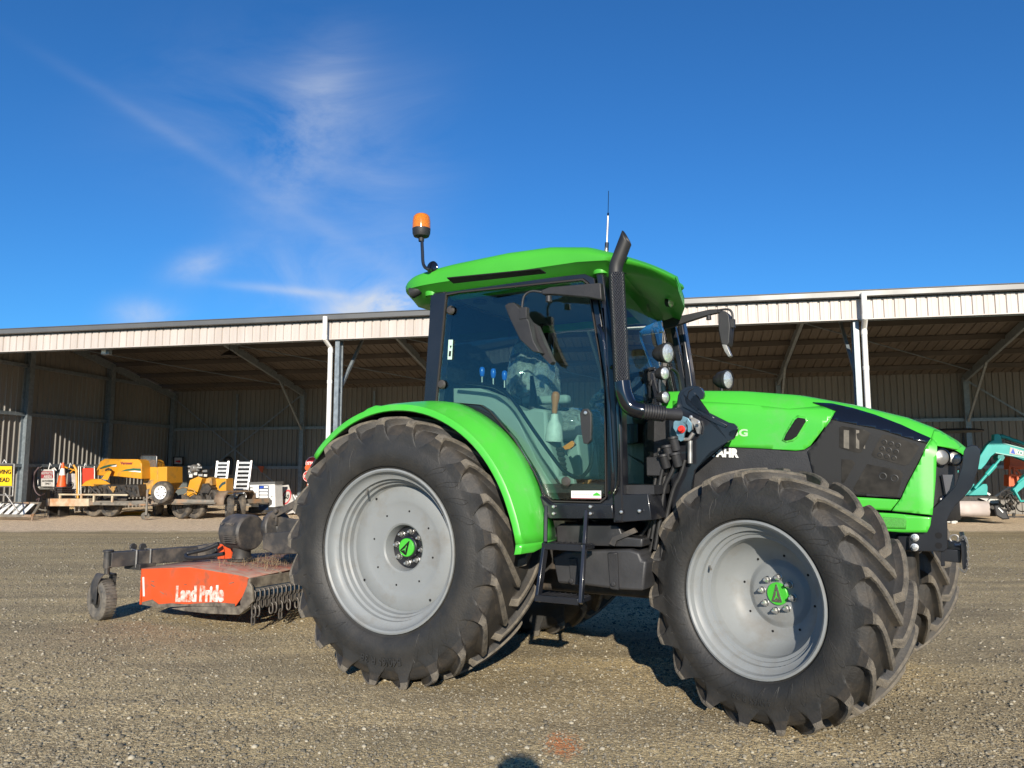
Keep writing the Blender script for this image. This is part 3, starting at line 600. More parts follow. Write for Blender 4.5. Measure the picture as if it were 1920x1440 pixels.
def patch(name, poly, mt, par=tractor, eps=.004, step=7, thick=.008, both=True, smooth=40, hl=None):
    """a panel with the outline poly lying on the bonnet's side surface"""
    bm = bmesh.new(); xs = [p[0] for p in poly]; ys = [p[1] for p in poly]
    vv = [bm.verts.new((x, y, 0)) for x, y in poly]; bm.faces.new(vv)
    geo = bm.verts[:]+bm.edges[:]+bm.faces[:]
    x = min(xs)+step
    while x < max(xs): bmesh.ops.bisect_plane(bm, geom=bm.verts[:]+bm.edges[:]+bm.faces[:], plane_co=(x, 0, 0), plane_no=(1, 0, 0)); x += step
    y = min(ys)+step
    while y < max(ys): bmesh.ops.bisect_plane(bm, geom=bm.verts[:]+bm.edges[:]+bm.faces[:], plane_co=(0, y, 0), plane_no=(0, 1, 0)); y += step
    bm.verts.index_update(); P_ = [hood_pt(v.co.x, v.co.y, eps) for v in bm.verts]; fs = [tuple(v.index for v in f.verts) for f in bm.faces]; bm.free()
    out = []
    for sg in ((1, -1) if both else (1,)):
        m = MB(); m.add([Vector((p.x, sg*p.y, p.z)) for p in P_], fs if sg > 0 else [f[::-1] for f in fs]); o = TX(name, mt, m, par, smooth=smooth, fixn=False)
        sm = o.modifiers.new('s', 'SOLIDIFY'); sm.thickness = thick; sm.offset = 0
        out.append(o)
    return out[0]
# green side of the bonnet, then the black mesh, the pillar and the lower strips
patch('bonnet_side', [(1262, 752), (1330, 754), (1400, 758), (1480, 767), (1541, 762), (1566, 772), (1553, 790), (1540, 809), (1519, 836), (1508, 843), (1493, 845), (1430, 841), (1366, 838), (1262, 828)], 'green', hood, eps=.005, step=9, smooth=60)
sd = patch('side_panel', [(1262, 820), (1366, 836), (1430, 840), (1493, 844), (1512, 842), (1524, 834), (1560, 800), (1580, 900), (1560, 960), (1500, 960), (1400, 930), (1290, 925), (1262, 925)], 'blackp', eps=-.004)
gm = patch('mesh_panel', [(1524, 755), (1560, 757), (1600, 766), (1640, 778), (1690, 797), (1722, 812), (1745, 822), (1736, 836), (1720, 870), (1701, 905), (1688, 934), (1640, 931), (1590, 928), (1560, 940), (1528, 900), (1514, 846), (1526, 836), (1545, 806), (1561, 784), (1568, 771)], 'grilled', eps=.003)
patch('upper_trim', [(1524, 755), (1560, 757), (1600, 766), (1640, 778), (1690, 797), (1722, 812), (1745, 822), (1738, 833), (1700, 822), (1650, 806), (1600, 796), (1558, 787), (1568, 771)], 'blackg', gm, eps=.006)
for q in (((1574, 801), (1580, 799), (1622, 806), (1632, 812), (1622, 834), (1615, 848), (1608, 849), (1578, 841), (1574, 838)), ((1654, 815), (1663, 815), (1716, 832), (1724, 838), (1704, 870), (1696, 873), (1640, 858), (1634, 852)), ((1578, 861), (1596, 862), (1604, 868), (1583, 905), (1578, 905)), ((1626, 870), (1688, 882), (1693, 889), (1682, 932), (1604, 922), (1600, 916))):
    patch('mesh_window', list(q), 'hoodglass', gm, eps=.0075, thick=.003, step=14, smooth=0)
m = MB()
for k, (a, b) in enumerate(((1582, 1592), (1605, 1611), (1618, 1622))): m.prism([hood_pt(a, 806, .009), hood_pt(b, 807, .009), hood_pt(b, 842, .009), hood_pt(a, 840, .009)], (0, .003, 0))
m.prism([hood_pt(1618, 885, .009), hood_pt(1622, 885, .009), hood_pt(1625, 918, .009), hood_pt(1621, 918, .009)], (0, .003, 0)); TX('engine_pipe', mat('dull_engine_part', (.13, .115, .09), .55, noise=.3, nscale=30), m, gm)
m = MB()
for r in range(3):
    for c in range(3): p = hood_pt(1658+c*13-r*4, 829+r*12+c*3, .010); m.lathe([(.014, 0), (.010, .002), (.009, .0)], p, (0, -1, 0), 12)
for c in range(2): p = hood_pt(1655+c*22, 893+c*4, .010); m.lathe([(.020, 0), (.016, .002), (.013, .0)], p, (0, -1, 0), 14)
TX('horn_ring', mat('ring_grey', (.028, .028, .027), .5), m, gm)
patch('corner_pillar', [(1748, 823), (1757, 832), (1754, 900), (1748, 966), (1714, 962), (1672, 958), (1690, 934), (1703, 905), (1722, 870), (1738, 836)], 'green', hood, eps=.008)
patch('nose_corner', [(1746, 822), (1752, 806), (1772, 816), (1792, 828), (1802, 838), (1795, 843), (1757, 836)], 'green', hood, eps=.004, step=5)
patch('lower_strip', [(1588, 931), (1640, 934), (1686, 937), (1670, 957), (1630, 955), (1588, 951)], 'green', hood, eps=.004)
lw = patch('lower_panel', [(1595, 958), (1680, 963), (1746, 970), (1744, 985), (1738, 998), (1690, 998), (1640, 994), (1595, 985)], 'green', hood, eps=.002)
patch('mesh_insert', [(1610, 966), (1692, 971), (1700, 974), (1699, 992), (1650, 990), (1612, 982)], mat('green_mesh', (.05, .30, .03), .5, noise=.4, nscale=300, bump=.4, bscale=400), lw, eps=.007)
patch('front_scoop', [(1470, 824), (1474, 814), (1491, 787), (1496, 783), (1509, 785), (1511, 790), (1494, 818), (1485, 824), (1474, 826)], 'hole', hood, eps=.014, step=5)
patch('scoop_rim', [(1466, 826), (1472, 812), (1488, 784), (1496, 779), (1512, 782), (1515, 791), (1498, 820), (1487, 828), (1474, 830)], 'green', hood, eps=.008, step=5)
# grille and headlights, the nose under the bonnet
m = MB(); rows = []
for k in range(13):
    a = -PI/2+PI*k/12; v = .355*math.sin(a); u = 2.90+.17*max(0, math.cos(a))
    rows.append([Vector((u-.0, v, w)) for w in (1.02, 1.1, 1.25, 1.40, 1.43)])
m.loft(rows); TX('front_grille', 'blackp', m, smooth=50, solid=.02)
for sg in (1, -1):
    for (du, vv, w, r) in ((2.985, .300, 1.350, .040), (3.045, .225, 1.345, .036), (2.99, .295, 1.12, .03)):
        m = MB(); c = Vector((du, -sg*vv, w)); d = Vector((.55, -.83*sg, 0)); m.lathe([(r*1.15, .0), (r*1.15, .03), (r, .032)], c, d, 24); hl = TX('headlight', 'blackg', m); m = MB(); m.lathe([(r, .024), (r*.8, .03), (0, .034)], c, d, 24); TX('lens', 'steel', m, hl)
    m = MB(); m.prism([Vector((3.0, -sg*.315, 1.16)), Vector((3.04, -sg*.28, 1.16)), Vector((3.04, -sg*.28, 1.26)), Vector((2.99, -sg*.325, 1.26))], Vector((.008, -sg*.012, 0))); TX('indicator_lamp', mat('smoked_lens', (.10, .10, .11), .2, coat=.6), m)
# lettering on the black side panel; the bracket hides its first letters
m = MB(); p0 = hood_pt(1402, 848, .012); p1 = hood_pt(1340, 846, .012); X_ = (p0-p1).normalized(); Z_ = Vector((0, 0, 1)); put_text(m, 'DEUTZ-FAHR', .066, hood_pt(1383, 850.5, .010), X_, Z_-X_*Z_.dot(X_), .004, .0012, .90, 'RIGHT'); TX('lettering', 'signwhite', m, sd, smooth=0, fixn=False)
m = MB(); put_text(m, '5G', .055, hood_pt(1388, 812, .010), X_, Z_-X_*Z_.dot(X_), .002, .001, 1.3); TX('lettering', mat('silver_letter', (.45, .62, .42), .4), m, hood, smooth=0, fixn=False)
m = MB(); m.prism([hood_pt(x, y, .0) for x, y in ((1596, 762), (1618, 764), (1620, 768), (1598, 766))], (0, .05, 0)); TX('top_badge', 'bluep', m, hood)
# engine, gearbox and axles -----------------------------------------------------
def body(name, a, b, m_='dark', bev=.02, par=None): m = MB(); m.bb(a, b); return TX(name, m_, m, par, bev=bev)
body('engine', (1.75, -.26, .62), (2.85, .26, 1.40)); body('gearbox', (.25, -.28, .50), (1.78, .28, 1.12)); body('radiator', (2.72, -.30, .95), (2.92, .30, 1.42), 'blackp')
m = MB(); m.bb((-.22, -.24, .48), (.30, .24, 1.05)); m.cyl((0, -.80, .795), (0, .80, .795), .12, n=20); m.lathe([(.22, -.0), (.22, .08), (.12, .2)], (0, -.30, .795), (0, -1, 0), 20); TX('rear_axle', 'dark', m, bev=.02)
m = MB(); m.tube([(2.2, -.42, .60), (2.2, -.30, .60), (2.2, 0, .64), (2.2, .30, .60), (2.2, .42, .60)], [.07, .085, .12, .085, .07], 14); m.cyl((king.x, -.40, .48), (king.x, -.40, .76), .05); m.cyl((king.x, .40, .48), (king.x, .40, .76), .05); m.lathe([(.13, 0), (.12, .04), (.09, .05)], (king.x, -.42, .628), (-math.sin(st), -math.cos(st), 0), 20); m.tube([(2.05, -.4, .6), (2.05, .4, .6)], .025, 8); TX('front_axle', 'dark', m, bev=.01)
m = MB()
for sg in (1, -1): m.bb((1.75, sg*.22, .86), (2.86, sg*.30, 1.0)); m.prism([T(1682, 1001, .33), T(1712, 1003, .33), T(1712, 1035, .33), T(1682, 1033, .33)], (0, .02, 0)) if sg > 0 else None
TX('chassis_rail', 'black', m, bev=.008)
# black cowl and hoses between cab and front wheel
m = MB(); m.prism([T(x, y, .33) for x, y in ((1210, 790), (1262, 800), (1300, 840), (1345, 880), (1300, 960), (1262, 1040), (1240, 1070), (1215, 1060))], (0, .25, 0)); TX('engine_cowl', 'blackp', m, bev=.01)
# fuel tank under the cab
m = MB(); tk = [(1036, 1044), (1060, 1034), (1180, 1030), (1198, 1036), (1203, 1050), (1212, 1052), (1206, 1108), (1160, 1106), (1100, 1098), (1046, 1094)]
m.prism([T(x, y, .72) for x, y in tk], (0, .42, 0)); ft = TX('fuel_tank', mat('tank_plastic', (.035, .035, .037), .5, noise=.25, nscale=6, bump=.1), m, bev=.022, seg=3)
m = MB(); m.prism([T(x, y, .735) for x, y in ((1139, 1036), (1157, 1036), (1160, 1107), (1144, 1105))], (0, .03, 0)); TX('tank_rib', 'blackp', m, ft, bev=.006); m = MB(); m.prism([T(x, y, .735) for x, y in ((1066, 1046), (1080, 1046), (1084, 1098), (1070, 1097))], (0, .03, 0)); TX('tank_rib', 'blackp', m, ft, bev=.006)
for q in ((1150, 1095), (1071, 1089)): m = MB(); m.lathe([(.014, 0), (.014, .006), (.008, .008), (0, .006)], T(*q, .742), (0, -1, 0), 14); TX('tank_plug', 'blackp', m, ft)
m = MB(); m.prism([T(x, y, .70) for x, y in ((1042, 988), (1050, 982), (1155, 984), (1162, 990), (1168, 1006), (1205, 1010), (1204, 1026), (1044, 1022))], (0, .40, 0)); ub = TX('battery_cover', mat('glossy_dark_plastic', (.03, .03, .032), .35, noise=.3, nscale=8), m, bev=.02, seg=3)
m = MB(); m.prism([T(x, y, .72) for x, y in ((1142, 1020), (1148, 1008), (1188, 990), (1194, 998), (1156, 1014), (1152, 1024))], (0, .02, 0)); TX('cover_strap', 'mowblack', m, ub)
# steps
m = MB()
for a, b, c in (((1024, 950), (1023, 1018), (1008, 1128)), ((1100, 958), (1096, 1022), (1089, 1132))):
    m.bar(T(*a, .92), T(*b, .99), .02, .045); m.bar(T(*b, .99), T(*c, 1.08), .02, .045)
sp = TX('ladder', 'black', m, bev=.003)
for a, b, v in (((1020, 1023), (1096, 1024), .99), ((1008, 1121), (1088, 1123), 1.07)):
    m = MB(); p, q = T(*a, v), T(*b, v); p.z = q.z = (p.z+q.z)/2; m.bb((p.x, p.y-.015, p.z-.018), (q.x, p.y+.14, p.z+.006)); m.bb((p.x, p.y-.03, p.z-.022), (q.x, p.y-.012, p.z+.012))
    for k in range(8): x_ = p.x+.01+(q.x-p.x-.02)*k/7; m.bb((x_-.003, p.y-.02, p.z+.004), (x_+.003, p.y+.13, p.z+.012))
    TX('step', 'black', m, sp, bev=.002)
m = MB(); m.tube([T(1123, 610, .87), T(1130, 630, .89), T(1137, 700, .89), T(1144, 800, .89), T(1149, 905, .89), T(1143, 925, .87)], .011, 8, smooth=4); m.tube([T(1146, 690, .84), T(1152, 695, .87), T(1158, 800, .87), T(1160, 900, .86), T(1152, 925, .84)], .010, 8, smooth=3); TX('grab_rail', 'blackg', m)
# interior -----------------------------------------------------------------
def flat(name, px, v, m_, t=.04, par=None, bev=.004): m = MB(); m.prism([T(x, y, v) for x, y in px], (0, t, 0)); return TX(name, m_, m, par, bev=bev)
flat('side_trim', ((850, 728), (900, 728), (935, 742), (965, 775), (1005, 860), (1050, 935), (1020, 935), (985, 870), (950, 800), (915, 768), (850, 758)), .62, 'greyplastic', .1)
flat('side_console', ((920, 745), (958, 762), (985, 770), (1000, 765), (1024, 768), (1026, 825), (1045, 880), (1050, 935), (1030, 935), (990, 860), (955, 800)), .52, 'greyplastic', .25, bev=.02)
m = MB(); m.tube([T(x, y, .74) for x, y in ((856, 716), (915, 722), (940, 732), (962, 750), (1000, 806), (1046, 870), (1062, 886), (1085, 896), (1104, 880), (1110, 855), (1111, 830))], .012, 8, smooth=4); TX('door_handrail', 'blackg', m)
m = MB(); m.prism([T(x, y, .76) for x, y in ((1093, 776), (1098, 768), (1107, 767), (1113, 776), (1114, 800), (1113, 826), (1107, 833), (1100, 832), (1096, 810))], (0, -.045, 0)); dh = TX('door_handle', 'blackp', m, bev=.01, seg=3)
m = MB(); m.lathe([(.010, 0), (.010, .004), (0, .005)], T(1098, 774, .815), (0, -1, 0), 12); TX('key_lock', 'nut', m, dh)
for q in ((846, 582), (829, 721), (1062, 903)): m = MB(); m.lathe([(.028, 0), (.030, .008), (.022, .018), (0, .020)], T(*q, .80), (0, -1, 0), 24); TX('hinge_cap', mat('cap_rubber', (.05, .043, .04), .5), m)
for x, y in ((904, 696), (925, 699), (946, 703)):
    p = T(x, y, .5); m = MB(); m.tube([p, T(x, y+24, .5)], .006, 8); lv = TX('control_lever', 'steel', m); m = MB(); m.lathe([(.012, -.035), (.017, -.02), (.019, .0), (.017, .02), (.010, .028), (0, .03)], p, (0, 0, 1), 14); TX('lever_knob', 'blue', m, lv)
p = T(1041, 752, .48); m = MB(); m.lathe([(.014, -.08), (.018, -.075), (.019, -.03), (.028, .02), (.027, .045), (.015, .06), (0, .062)], p, (.08, 0, 1), 16); gk = TX('gear_knob', 'tan', m)
m = MB(); m.lathe([(.055, -.26), (.06, -.24), (.055, -.2), (.05, -.16), (.028, -.12), (.024, -.085), (.012, -.08)], p, (.05, 0, 1), 14); TX('lever_boot', mat('pale_boot', (.52, .58, .52), .5, noise=.1, nscale=30), m, gk)
m = MB()
for k in range(7): m.lathe([(.05-k*.004, 0), (.056-k*.004, .012), (.046-k*.004, .025)], T(1050, 900-k*9, .42), (0, 0, 1), 14)
TX('bellows', 'blackp', m)
m = MB(); m.tube([T(1001, 768, .3), T(1000, 740, .3), T(997, 705, .3)], [.035, .024, .012], 12); TX('hand_brake', 'blackp', m)
m = MB(); m.bb((.35, -.05, 1.48), (.85, .45, 1.62)); m.bb((.62, .0, 1.20), (.80, .40, 1.50)); seat = TX('driver_seat', 'seatfab', m, bev=.05, seg=4)
m = MB(); m.box(Vector((.36, .20, 1.84)), (.14, .46, .62), Matrix.Rotation(-.16, 3, 'Y')); TX('seat_back', 'seatfab', m, seat, bev=.05, seg=4)
m = MB(); m.bb((.42, -.14, 1.74), (.78, -.06, 1.80)); TX('arm_rest', 'greyplastic', m, seat, bev=.02)
def bag(c, r, name='seat_cover'):
    bm = bmesh.new(); bmesh.ops.create_icosphere(bm, subdivisions=4, radius=1)
    from mathutils import noise
    for v in bm.verts: k = 1+.16*noise.noise(v.co*3)+.07*noise.noise(v.co*9); v.co = Vector((c[0]+v.co.x*r[0]*k, c[1]+v.co.y*r[1]*k, c[2]+v.co.z*r[2]*k))
    bm.verts.index_update(); m = MB(); m.add([v.co.copy() for v in bm.verts], [tuple(v.index for v in f.verts) for f in bm.faces]); bm.free(); return TX(name, 'plastic', m, seat, smooth=60)
bag((.36, .18, 1.90), (.17, .29, .36)); bag((.62, .20, 1.60), (.32, .29, .13))
flat('dash_console', ((1060, 850), (1082, 812), (1092, 895), (1060, 900)), .15, 'greyplastic', .3, bev=.02)
flat('dash_side', ((1164, 760), (1182, 755), (1188, 800), (1210, 812), (1211, 870), (1164, 845)), .3, 'greyplastic', .3)
flat('dash_lower', ((1165, 845), (1212, 875), (1212, 925), (1186, 925), (1168, 890)), .32, 'greyplastic', .3); flat('instrument_box', ((1165, 795), (1196, 794), (1197, 830), (1165, 834)), .38, 'black', .1)
m = MB(); m.bar((1.42, .0, 1.2), (1.22, .0, 1.70), .18, .12); m.box(Vector((1.24, 0, 1.72)), (.16, .34, .10), Matrix.Rotation(.5, 3, 'Y')); TX('steering_column', 'blackp', m, bev=.02)
c = Vector((1.10, 0, 1.82)); ax_ = Vector((-.50, 0, .87)); x = Vector((0, 1, 0)); y = ax_.cross(x); m = MB(); m.tube([c+(x*math.cos(t*PI/16)+y*math.sin(t*PI/16))*.2 for t in range(33)], .016, 10, caps=False)
for a in (0, 2.1, 4.2): m.bar(c-ax_*.03, c+(x*math.cos(a)+y*math.sin(a))*.2, .03, .012)
m.cyl(c-ax_*.09, c, .03); sw = TX('steering_wheel', 'blackp', m); m = MB(); m.tube([c+(x*math.cos(t*PI/16)+y*math.sin(t*PI/16))*.2 for t in range(6, 16)], .021, 8); TX('wheel_wrap', 'plastic', m, sw)
flat('orange_pedal', ((1087, 909), (1100, 900), (1108, 899), (1104, 906), (1096, 915), (1088, 918)), .45, 'tan', .03); flat('orange_tool', ((1054, 838), (1072, 826), (1078, 834), (1068, 842), (1056, 844)), .40, mat('clear_orange', (.8, .25, .02), .2), .03)
flat('floor_mat', ((1038, 893), (1075, 893), (1078, 915), (1040, 915)), .5, 'greyplastic', .04)
# stickers on the glass
st_ = flat('door_sticker', ((1071, 920), (1127, 920), (1127, 936), (1071, 935)), .803, 'signwhite', .002, bev=0)
m = MB(); z = lambda x, y: T(x, y, .8045)
m.prism([z(1071, 933.5), z(1127, 934.3), z(1127, 935.8), z(1071, 935)], (0, .001, 0)); TX('sticker_line', 'darkred', m, st_)
m = MB(); m.prism([z(1112, 927), z(1119, 923), z(1126, 928), z(1126, 929.5), z(1112, 929.5)], (0, .001, 0)); TX('sticker_mark', 'green', m, st_)
m = MB()
for k in range(9): m.prism([z(1074+k*4, 926.5), z(1077+k*4, 926.5), z(1077+k*4, 928), z(1074+k*4, 928)], (0, .001, 0))
TX('sticker_text', 'signgrey', m, st_)
st2 = flat('warning_sticker', ((841, 637), (849, 637), (847, 674), (839, 674)), .803, mat('pale_green_sticker', (.5, .68, .58), .5), .002, bev=0)
m = MB(); m.prism([T(843, 648, .8045), T(847, 648, .8045), T(845, 654, .8045)], (0, .001, 0)); m.prism([T(842, 658, .8045), T(846, 658, .8045), T(845, 668, .8045), T(841, 668, .8045)], (0, .001, 0)); TX('sticker_icon', 'signblack', m, st2)
# loader bracket with its hook ---------------------------------------------------
hk = [(1254, 775), (1257, 766), (1268, 762), (1272, 756), (1271, 741), (1275, 733), (1283, 727), (1294, 723), (1308, 724), (1315, 728), (1319, 735), (1320, 742), (1317, 748), (1312, 749), (1309, 744), (1305, 740), (1299, 742), (1295, 748), (1294, 755), (1300, 761), (1330, 774), (1366, 792), (1376, 794), (1382, 800), (1383, 805), (1372, 806), (1366, 811), (1367, 817), (1375, 823), (1366, 827), (1352, 834), (1330, 848), (1314, 866), (1302, 882), (1296, 905), (1292, 960), (1285, 1000), (1262, 1000), (1262, 900), (1256, 850)]
m = MB(); m.prism([T(x, y, .53) for x, y in hk], (0, .03, 0)); lb = TX('loader_bracket', 'black', m, bev=.007)
m = MB(); m.prism([T(x, y, .538) for x, y in ((1275, 745), (1280, 736), (1290, 729), (1300, 728), (1291, 735), (1285, 746), (1286, 757), (1330, 779), (1364, 797), (1360, 802), (1325, 786), (1281, 764))], (0, .006, 0)); TX('hook_rib', 'black', m, lb, bev=.004)
m = MB(); m.prism([T(x, y, .60) for x, y in ((1262, 803), (1263, 791), (1270, 783), (1280, 780), (1290, 784), (1296, 794), (1296, 806), (1292, 811), (1289, 809), (1289, 798), (1284, 791), (1277, 790), (1284, 796), (1287, 804), (1283, 812), (1281, 826), (1276, 828), (1271, 824), (1268, 812))], (0, .02, 0)); TX('latch_hook', mat('blue_grey_zinc', (.16, .30, .38), .4, metal=.4, noise=.15, nscale=20), m, lb, bev=.003)
m = MB(); m.lathe([(.022, 0), (.022, .006), (.015, .012), (.014, .03), (.010, .034), (0, .034)], T(1278, 805, .605), (0, -1, 0), 16); TX('latch_button', 'red', m, lb)
m = MB(); m.prism([T(x, y, .57) for x, y in ((1290, 784), (1298, 782), (1310, 788), (1313, 800), (1311, 814), (1307, 813), (1306, 800), (1300, 795), (1298, 806), (1292, 800))], (0, .03, 0)); m.tube([T(1280, 824, .58), T(1292, 824, .58), T(1300, 812, .58)], .012, 10); m.tube([T(1294, 826, .57), T(1294, 869, .57)], .014, 12); TX('latch_pin', 'steel', m, lb, bev=.002)
m = MB(); m.prism([T(x, y, .533) for x, y in ((1326, 778), (1339, 783), (1338, 787), (1325, 782))], (0, -.002, 0)); TX('bracket_label', 'signwhite', m, lb)
for q in ((1296, 782), (1310, 792)): m = MB(); m.lathe([(.010, 0), (.010, .006), (0, .008)], T(*q, .605), (0, -1, 0), 6); TX('bracket_bolt', 'nut', m, lb)
m = MB(); m.bb((1.62, -.50, .80), (1.80, .50, 1.0)); TX('loader_cross_frame', 'black', m, bev=.01)
# hoses
m = MB(); hs = [((1262, 832), (1248, 862), (1238, 900), (1230, 960), (1222, 1010)), ((1270, 850), (1262, 880), (1246, 915), (1238, 970), (1228, 1030)), ((1256, 850), (1244, 880), (1228, 930), (1222, 980), (1212, 1020)), ((1284, 862), (1276, 890), (1262, 920), (1248, 980), (1240, 1050)), ((1236, 840), (1232, 880), (1224, 930), (1218, 980), (1200, 1005)), ((1250, 870), (1240, 930), (1232, 975), (1215, 1040), (1190, 1040))]
for i, h_ in enumerate(hs): m.tube([T(x, y, .60-.012*i) for x, y in h_], .011+.002*(i % 2), 8, smooth=5)
TX('hydraulic_hoses', 'hose', m)
m = MB()
for i, (x, y) in enumerate(((1262, 822), (1250, 838), (1266, 852), (1244, 855))): m.cyl(T(x, y, .62), T(x+6, y+22, .60), .026, n=12); m.cyl(T(x-1, y-3, .62), T(x, y+2, .62), .032, n=12)
TX('hose_couplings', 'blackp', m, bev=.002)
m = MB(); m.bb((1.50, -.60, 1.25), (1.60, -.48, 1.36)); TX('valve_block', 'blackp', m, bev=.006)
# bumper guard at the nose ---------------------------------------------------------
gp = [(1807, 846), (1812, 838), (1822, 834), (1832, 836), (1838, 844), (1838, 856), (1834, 880), (1823, 913), (1808, 932), (1790, 950), (1780, 962), (1776, 975), (1777, 1028), (1770, 1034), (1708, 1034), (1704, 1028), (1705, 1004), (1712, 999), (1742, 996), (1744, 965), (1750, 952), (1772, 932), (1790, 912), (1799, 896), (1804, 872)]
for sg in (1, -1):
    m = MB(); ps = [T(x, y, .36) for x, y in gp]; m.prism(ps if sg > 0 else mir(ps), (0, .022*sg, 0)); g = TX('bumper_guard', 'black', m, bev=.005)
    for q in ((1715.5, 1008), (1715, 1026)):
        m = MB(); p = T(*q, .362)
        if sg < 0: p.y = -p.y
        m.lathe([(.019, 0), (.019, .005), (.012, .006)], p, (0, -sg, 0), 16); m.lathe([(.012, .005), (.012, .018), (0, .019)], p, (0, -sg, 0), 6); TX('guard_bolt', 'nut', m, g)
    for q in ((1760, 1004), (1760, 1023)):
        m = MB(); p = T(*q, .3615)
        if sg < 0: p.y = -p.y
        m.lathe([(.016, 0), (.016, .001), (0, .001)], p, (0, -sg, 0), 16); TX('guard_hole', 'hole', m, g)
m = MB(); m.bb((2.90, -.33, .92), (3.0, .33, 1.0)); m.prism([T(x, y, .30) for x, y in ((1766, 1028), (1802, 1032), (1802, 1056), (1768, 1052))], (0, .6, 0)); m.prism([T(x, y, .33) for x, y in ((1764, 1016), (1770, 1016), (1772, 1062), (1764, 1062))], (0, .66, 0)); m.prism([T(x, y, .33) for x, y in ((1801, 1014), (1812, 1014), (1815, 1068), (1805, 1068))], (0, .66, 0)); fh = TX('front_hitch', 'black', m, bev=.004)
m = MB(); m.tube([T(1784, 1016, .25), T(1780, 1008, .25), T(1788, 1003, .25), T(1796, 1006, .25), T(1795, 1016, .25)], .005, 6, smooth=4); m.tube([T(1790, 1022, .25), T(1800, 1022, .25), T(1808, 1012, .25)], .012, 8); TX('hitch_pin', 'steel', m, fh)
m = MB()
ch = catmull([T(1799, 1010, .34), T(1808, 1006, .35), T(1814, 1020, .35), T(1815, 1050, .35), T(1810, 1072, .34), T(1800, 1066, .33)], 5)
for i, (a, b) in enumerate(zip(ch, ch[1:])):
    x_ = (b-a).normalized(); s_ = Vector((0, 1, 0)) if i % 2 else x_.cross(Vector((0, 1, 0))); m.tube([a+x_*math.cos(t)*.009+s_*math.sin(t)*.005+(b-a)/2 for t in [k*PI/4 for k in range(9)]], .0013, 5, caps=False)
TX('safety_chain', 'steel', m, fh)
# drawbar and linkage at the rear
m = MB(); m.bar((-.2, -.35, .55), (-1.05, -.38, .42), .05, .07); m.bar((-.2, .35, .55), (-1.05, .38, .42), .05, .07); m.bar((-.25, 0, .95), (-1.0, 0, .88), .05); m.tube([(-.2, -.3, 1.0), (-.55, -.36, .95), (-.6, -.37, .48)], .022, 8); m.tube([(-.2, .3, 1.0), (-.55, .36, .95), (-.6, .37, .48)], .022, 8); TX('three_point_linkage', 'dark', m, bev=.004)

# ------------------------------------------------------------------ rotary cutter behind
MO = pt(-2.5, 0, 0)
mower = thing('rotary_mower', 'worn orange mower deck with chain guards and a small tail wheel, hitched behind the tractor', 'mower', MO, frame=TR)
mower.rotation_euler = (0, 0, TR.rz)
MX = lambda n, m_, mb, par=None, **k: mb.build(n, m_, par or mower, MO, **k)
DV = .50
pn = [T(x, y, DV) for x, y in ((265, 1066), (356, 1063), (458, 1080), (467, 1083), (459, 1112), (440, 1138), (360, 1136), (296, 1139), (266, 1134))]
topz = pn[0].z; uL, uR = pn[0].x, pn[3].x
m = MB(); m.prism(pn, (0, .012, 0)); side = MX('deck_side', 'orange', m, bev=.003)
m = MB(); m.prism([Vector((p.x, -DV+1.62, p.z)) for p in pn], (0, .012, 0)); MX('deck_side', 'orange', m, bev=.003)
tp = [pn[0], pn[1], pn[2], pn[3]]; w_ = 1.6
m = MB(); m.loft([[p+Vector((0, 0, .001)) for p in tp], [p+Vector((0, .5, .02)) for p in tp], [p+Vector((0, 1.1, .02)) for p in tp], [p+Vector((0, w_, .001)) for p in tp]]); MX('deck_top', 'orangetop', m, solid=.008)
m = MB(); m.bb((uL, -DV, pn[8].z), (uL+.012, -DV+w_, pn[0].z-.004)); MX('deck_back', 'orange', m)
m = MB(); m.prism([T(x, y, DV+.004) for x, y in ((320, 1141), (360, 1137), (440, 1138), (466, 1130), (468, 1138), (448, 1153), (392, 1151), (345, 1146))], (0, .05, 0)); m.prism([T(x, y, DV+.01) for x, y in ((450, 1128), (466, 1090), (472, 1100), (474, 1128), (452, 1150))], (0, .02, 0)); MX('skid_shoe', 'skid', m, bev=.004)
m = MB(); m.prism([T(x, y, DV+.006) for x, y in ((266, 1129), (285, 1124), (297, 1133), (320, 1131), (350, 1133), (400, 1129), (440, 1132), (440, 1138), (360, 1136), (296, 1139), (266, 1134))], (0, .004, 0)); MX('mud_edge', 'skid', m, side)
m = MB(); m.prism([T(x, y, DV+.003) for x, y in ((267, 1082), (270, 1082), (271, 1118), (268, 1118))], (0, .002, 0)); MX('white_strip', 'signwhite', m, side)
a, b = T(318, 1114, DV+.004), T(432, 1113, DV+.004); X_ = (b-a).normalized(); m = MB(); put_text(m, 'Land Pride', .165, (a+b)/2+Vector((0, 0, -.005)), X_, Vector((0, 0, 1)), .010, .0015, .82); MX('lettering', 'whitew', m, side, smooth=0, fixn=False)
for q in ((283, 1096), (284, 1090), (345, 1096), (300, 1109), (430, 1094)): m = MB(); p = T(*q, DV+.003); m.bar(p, p+Vector((.03+rnd.random()*.05, 0, rnd.uniform(-.02, .02))), .003, .004+rnd.random()*.006); MX('scratch', 'skid', m, side)
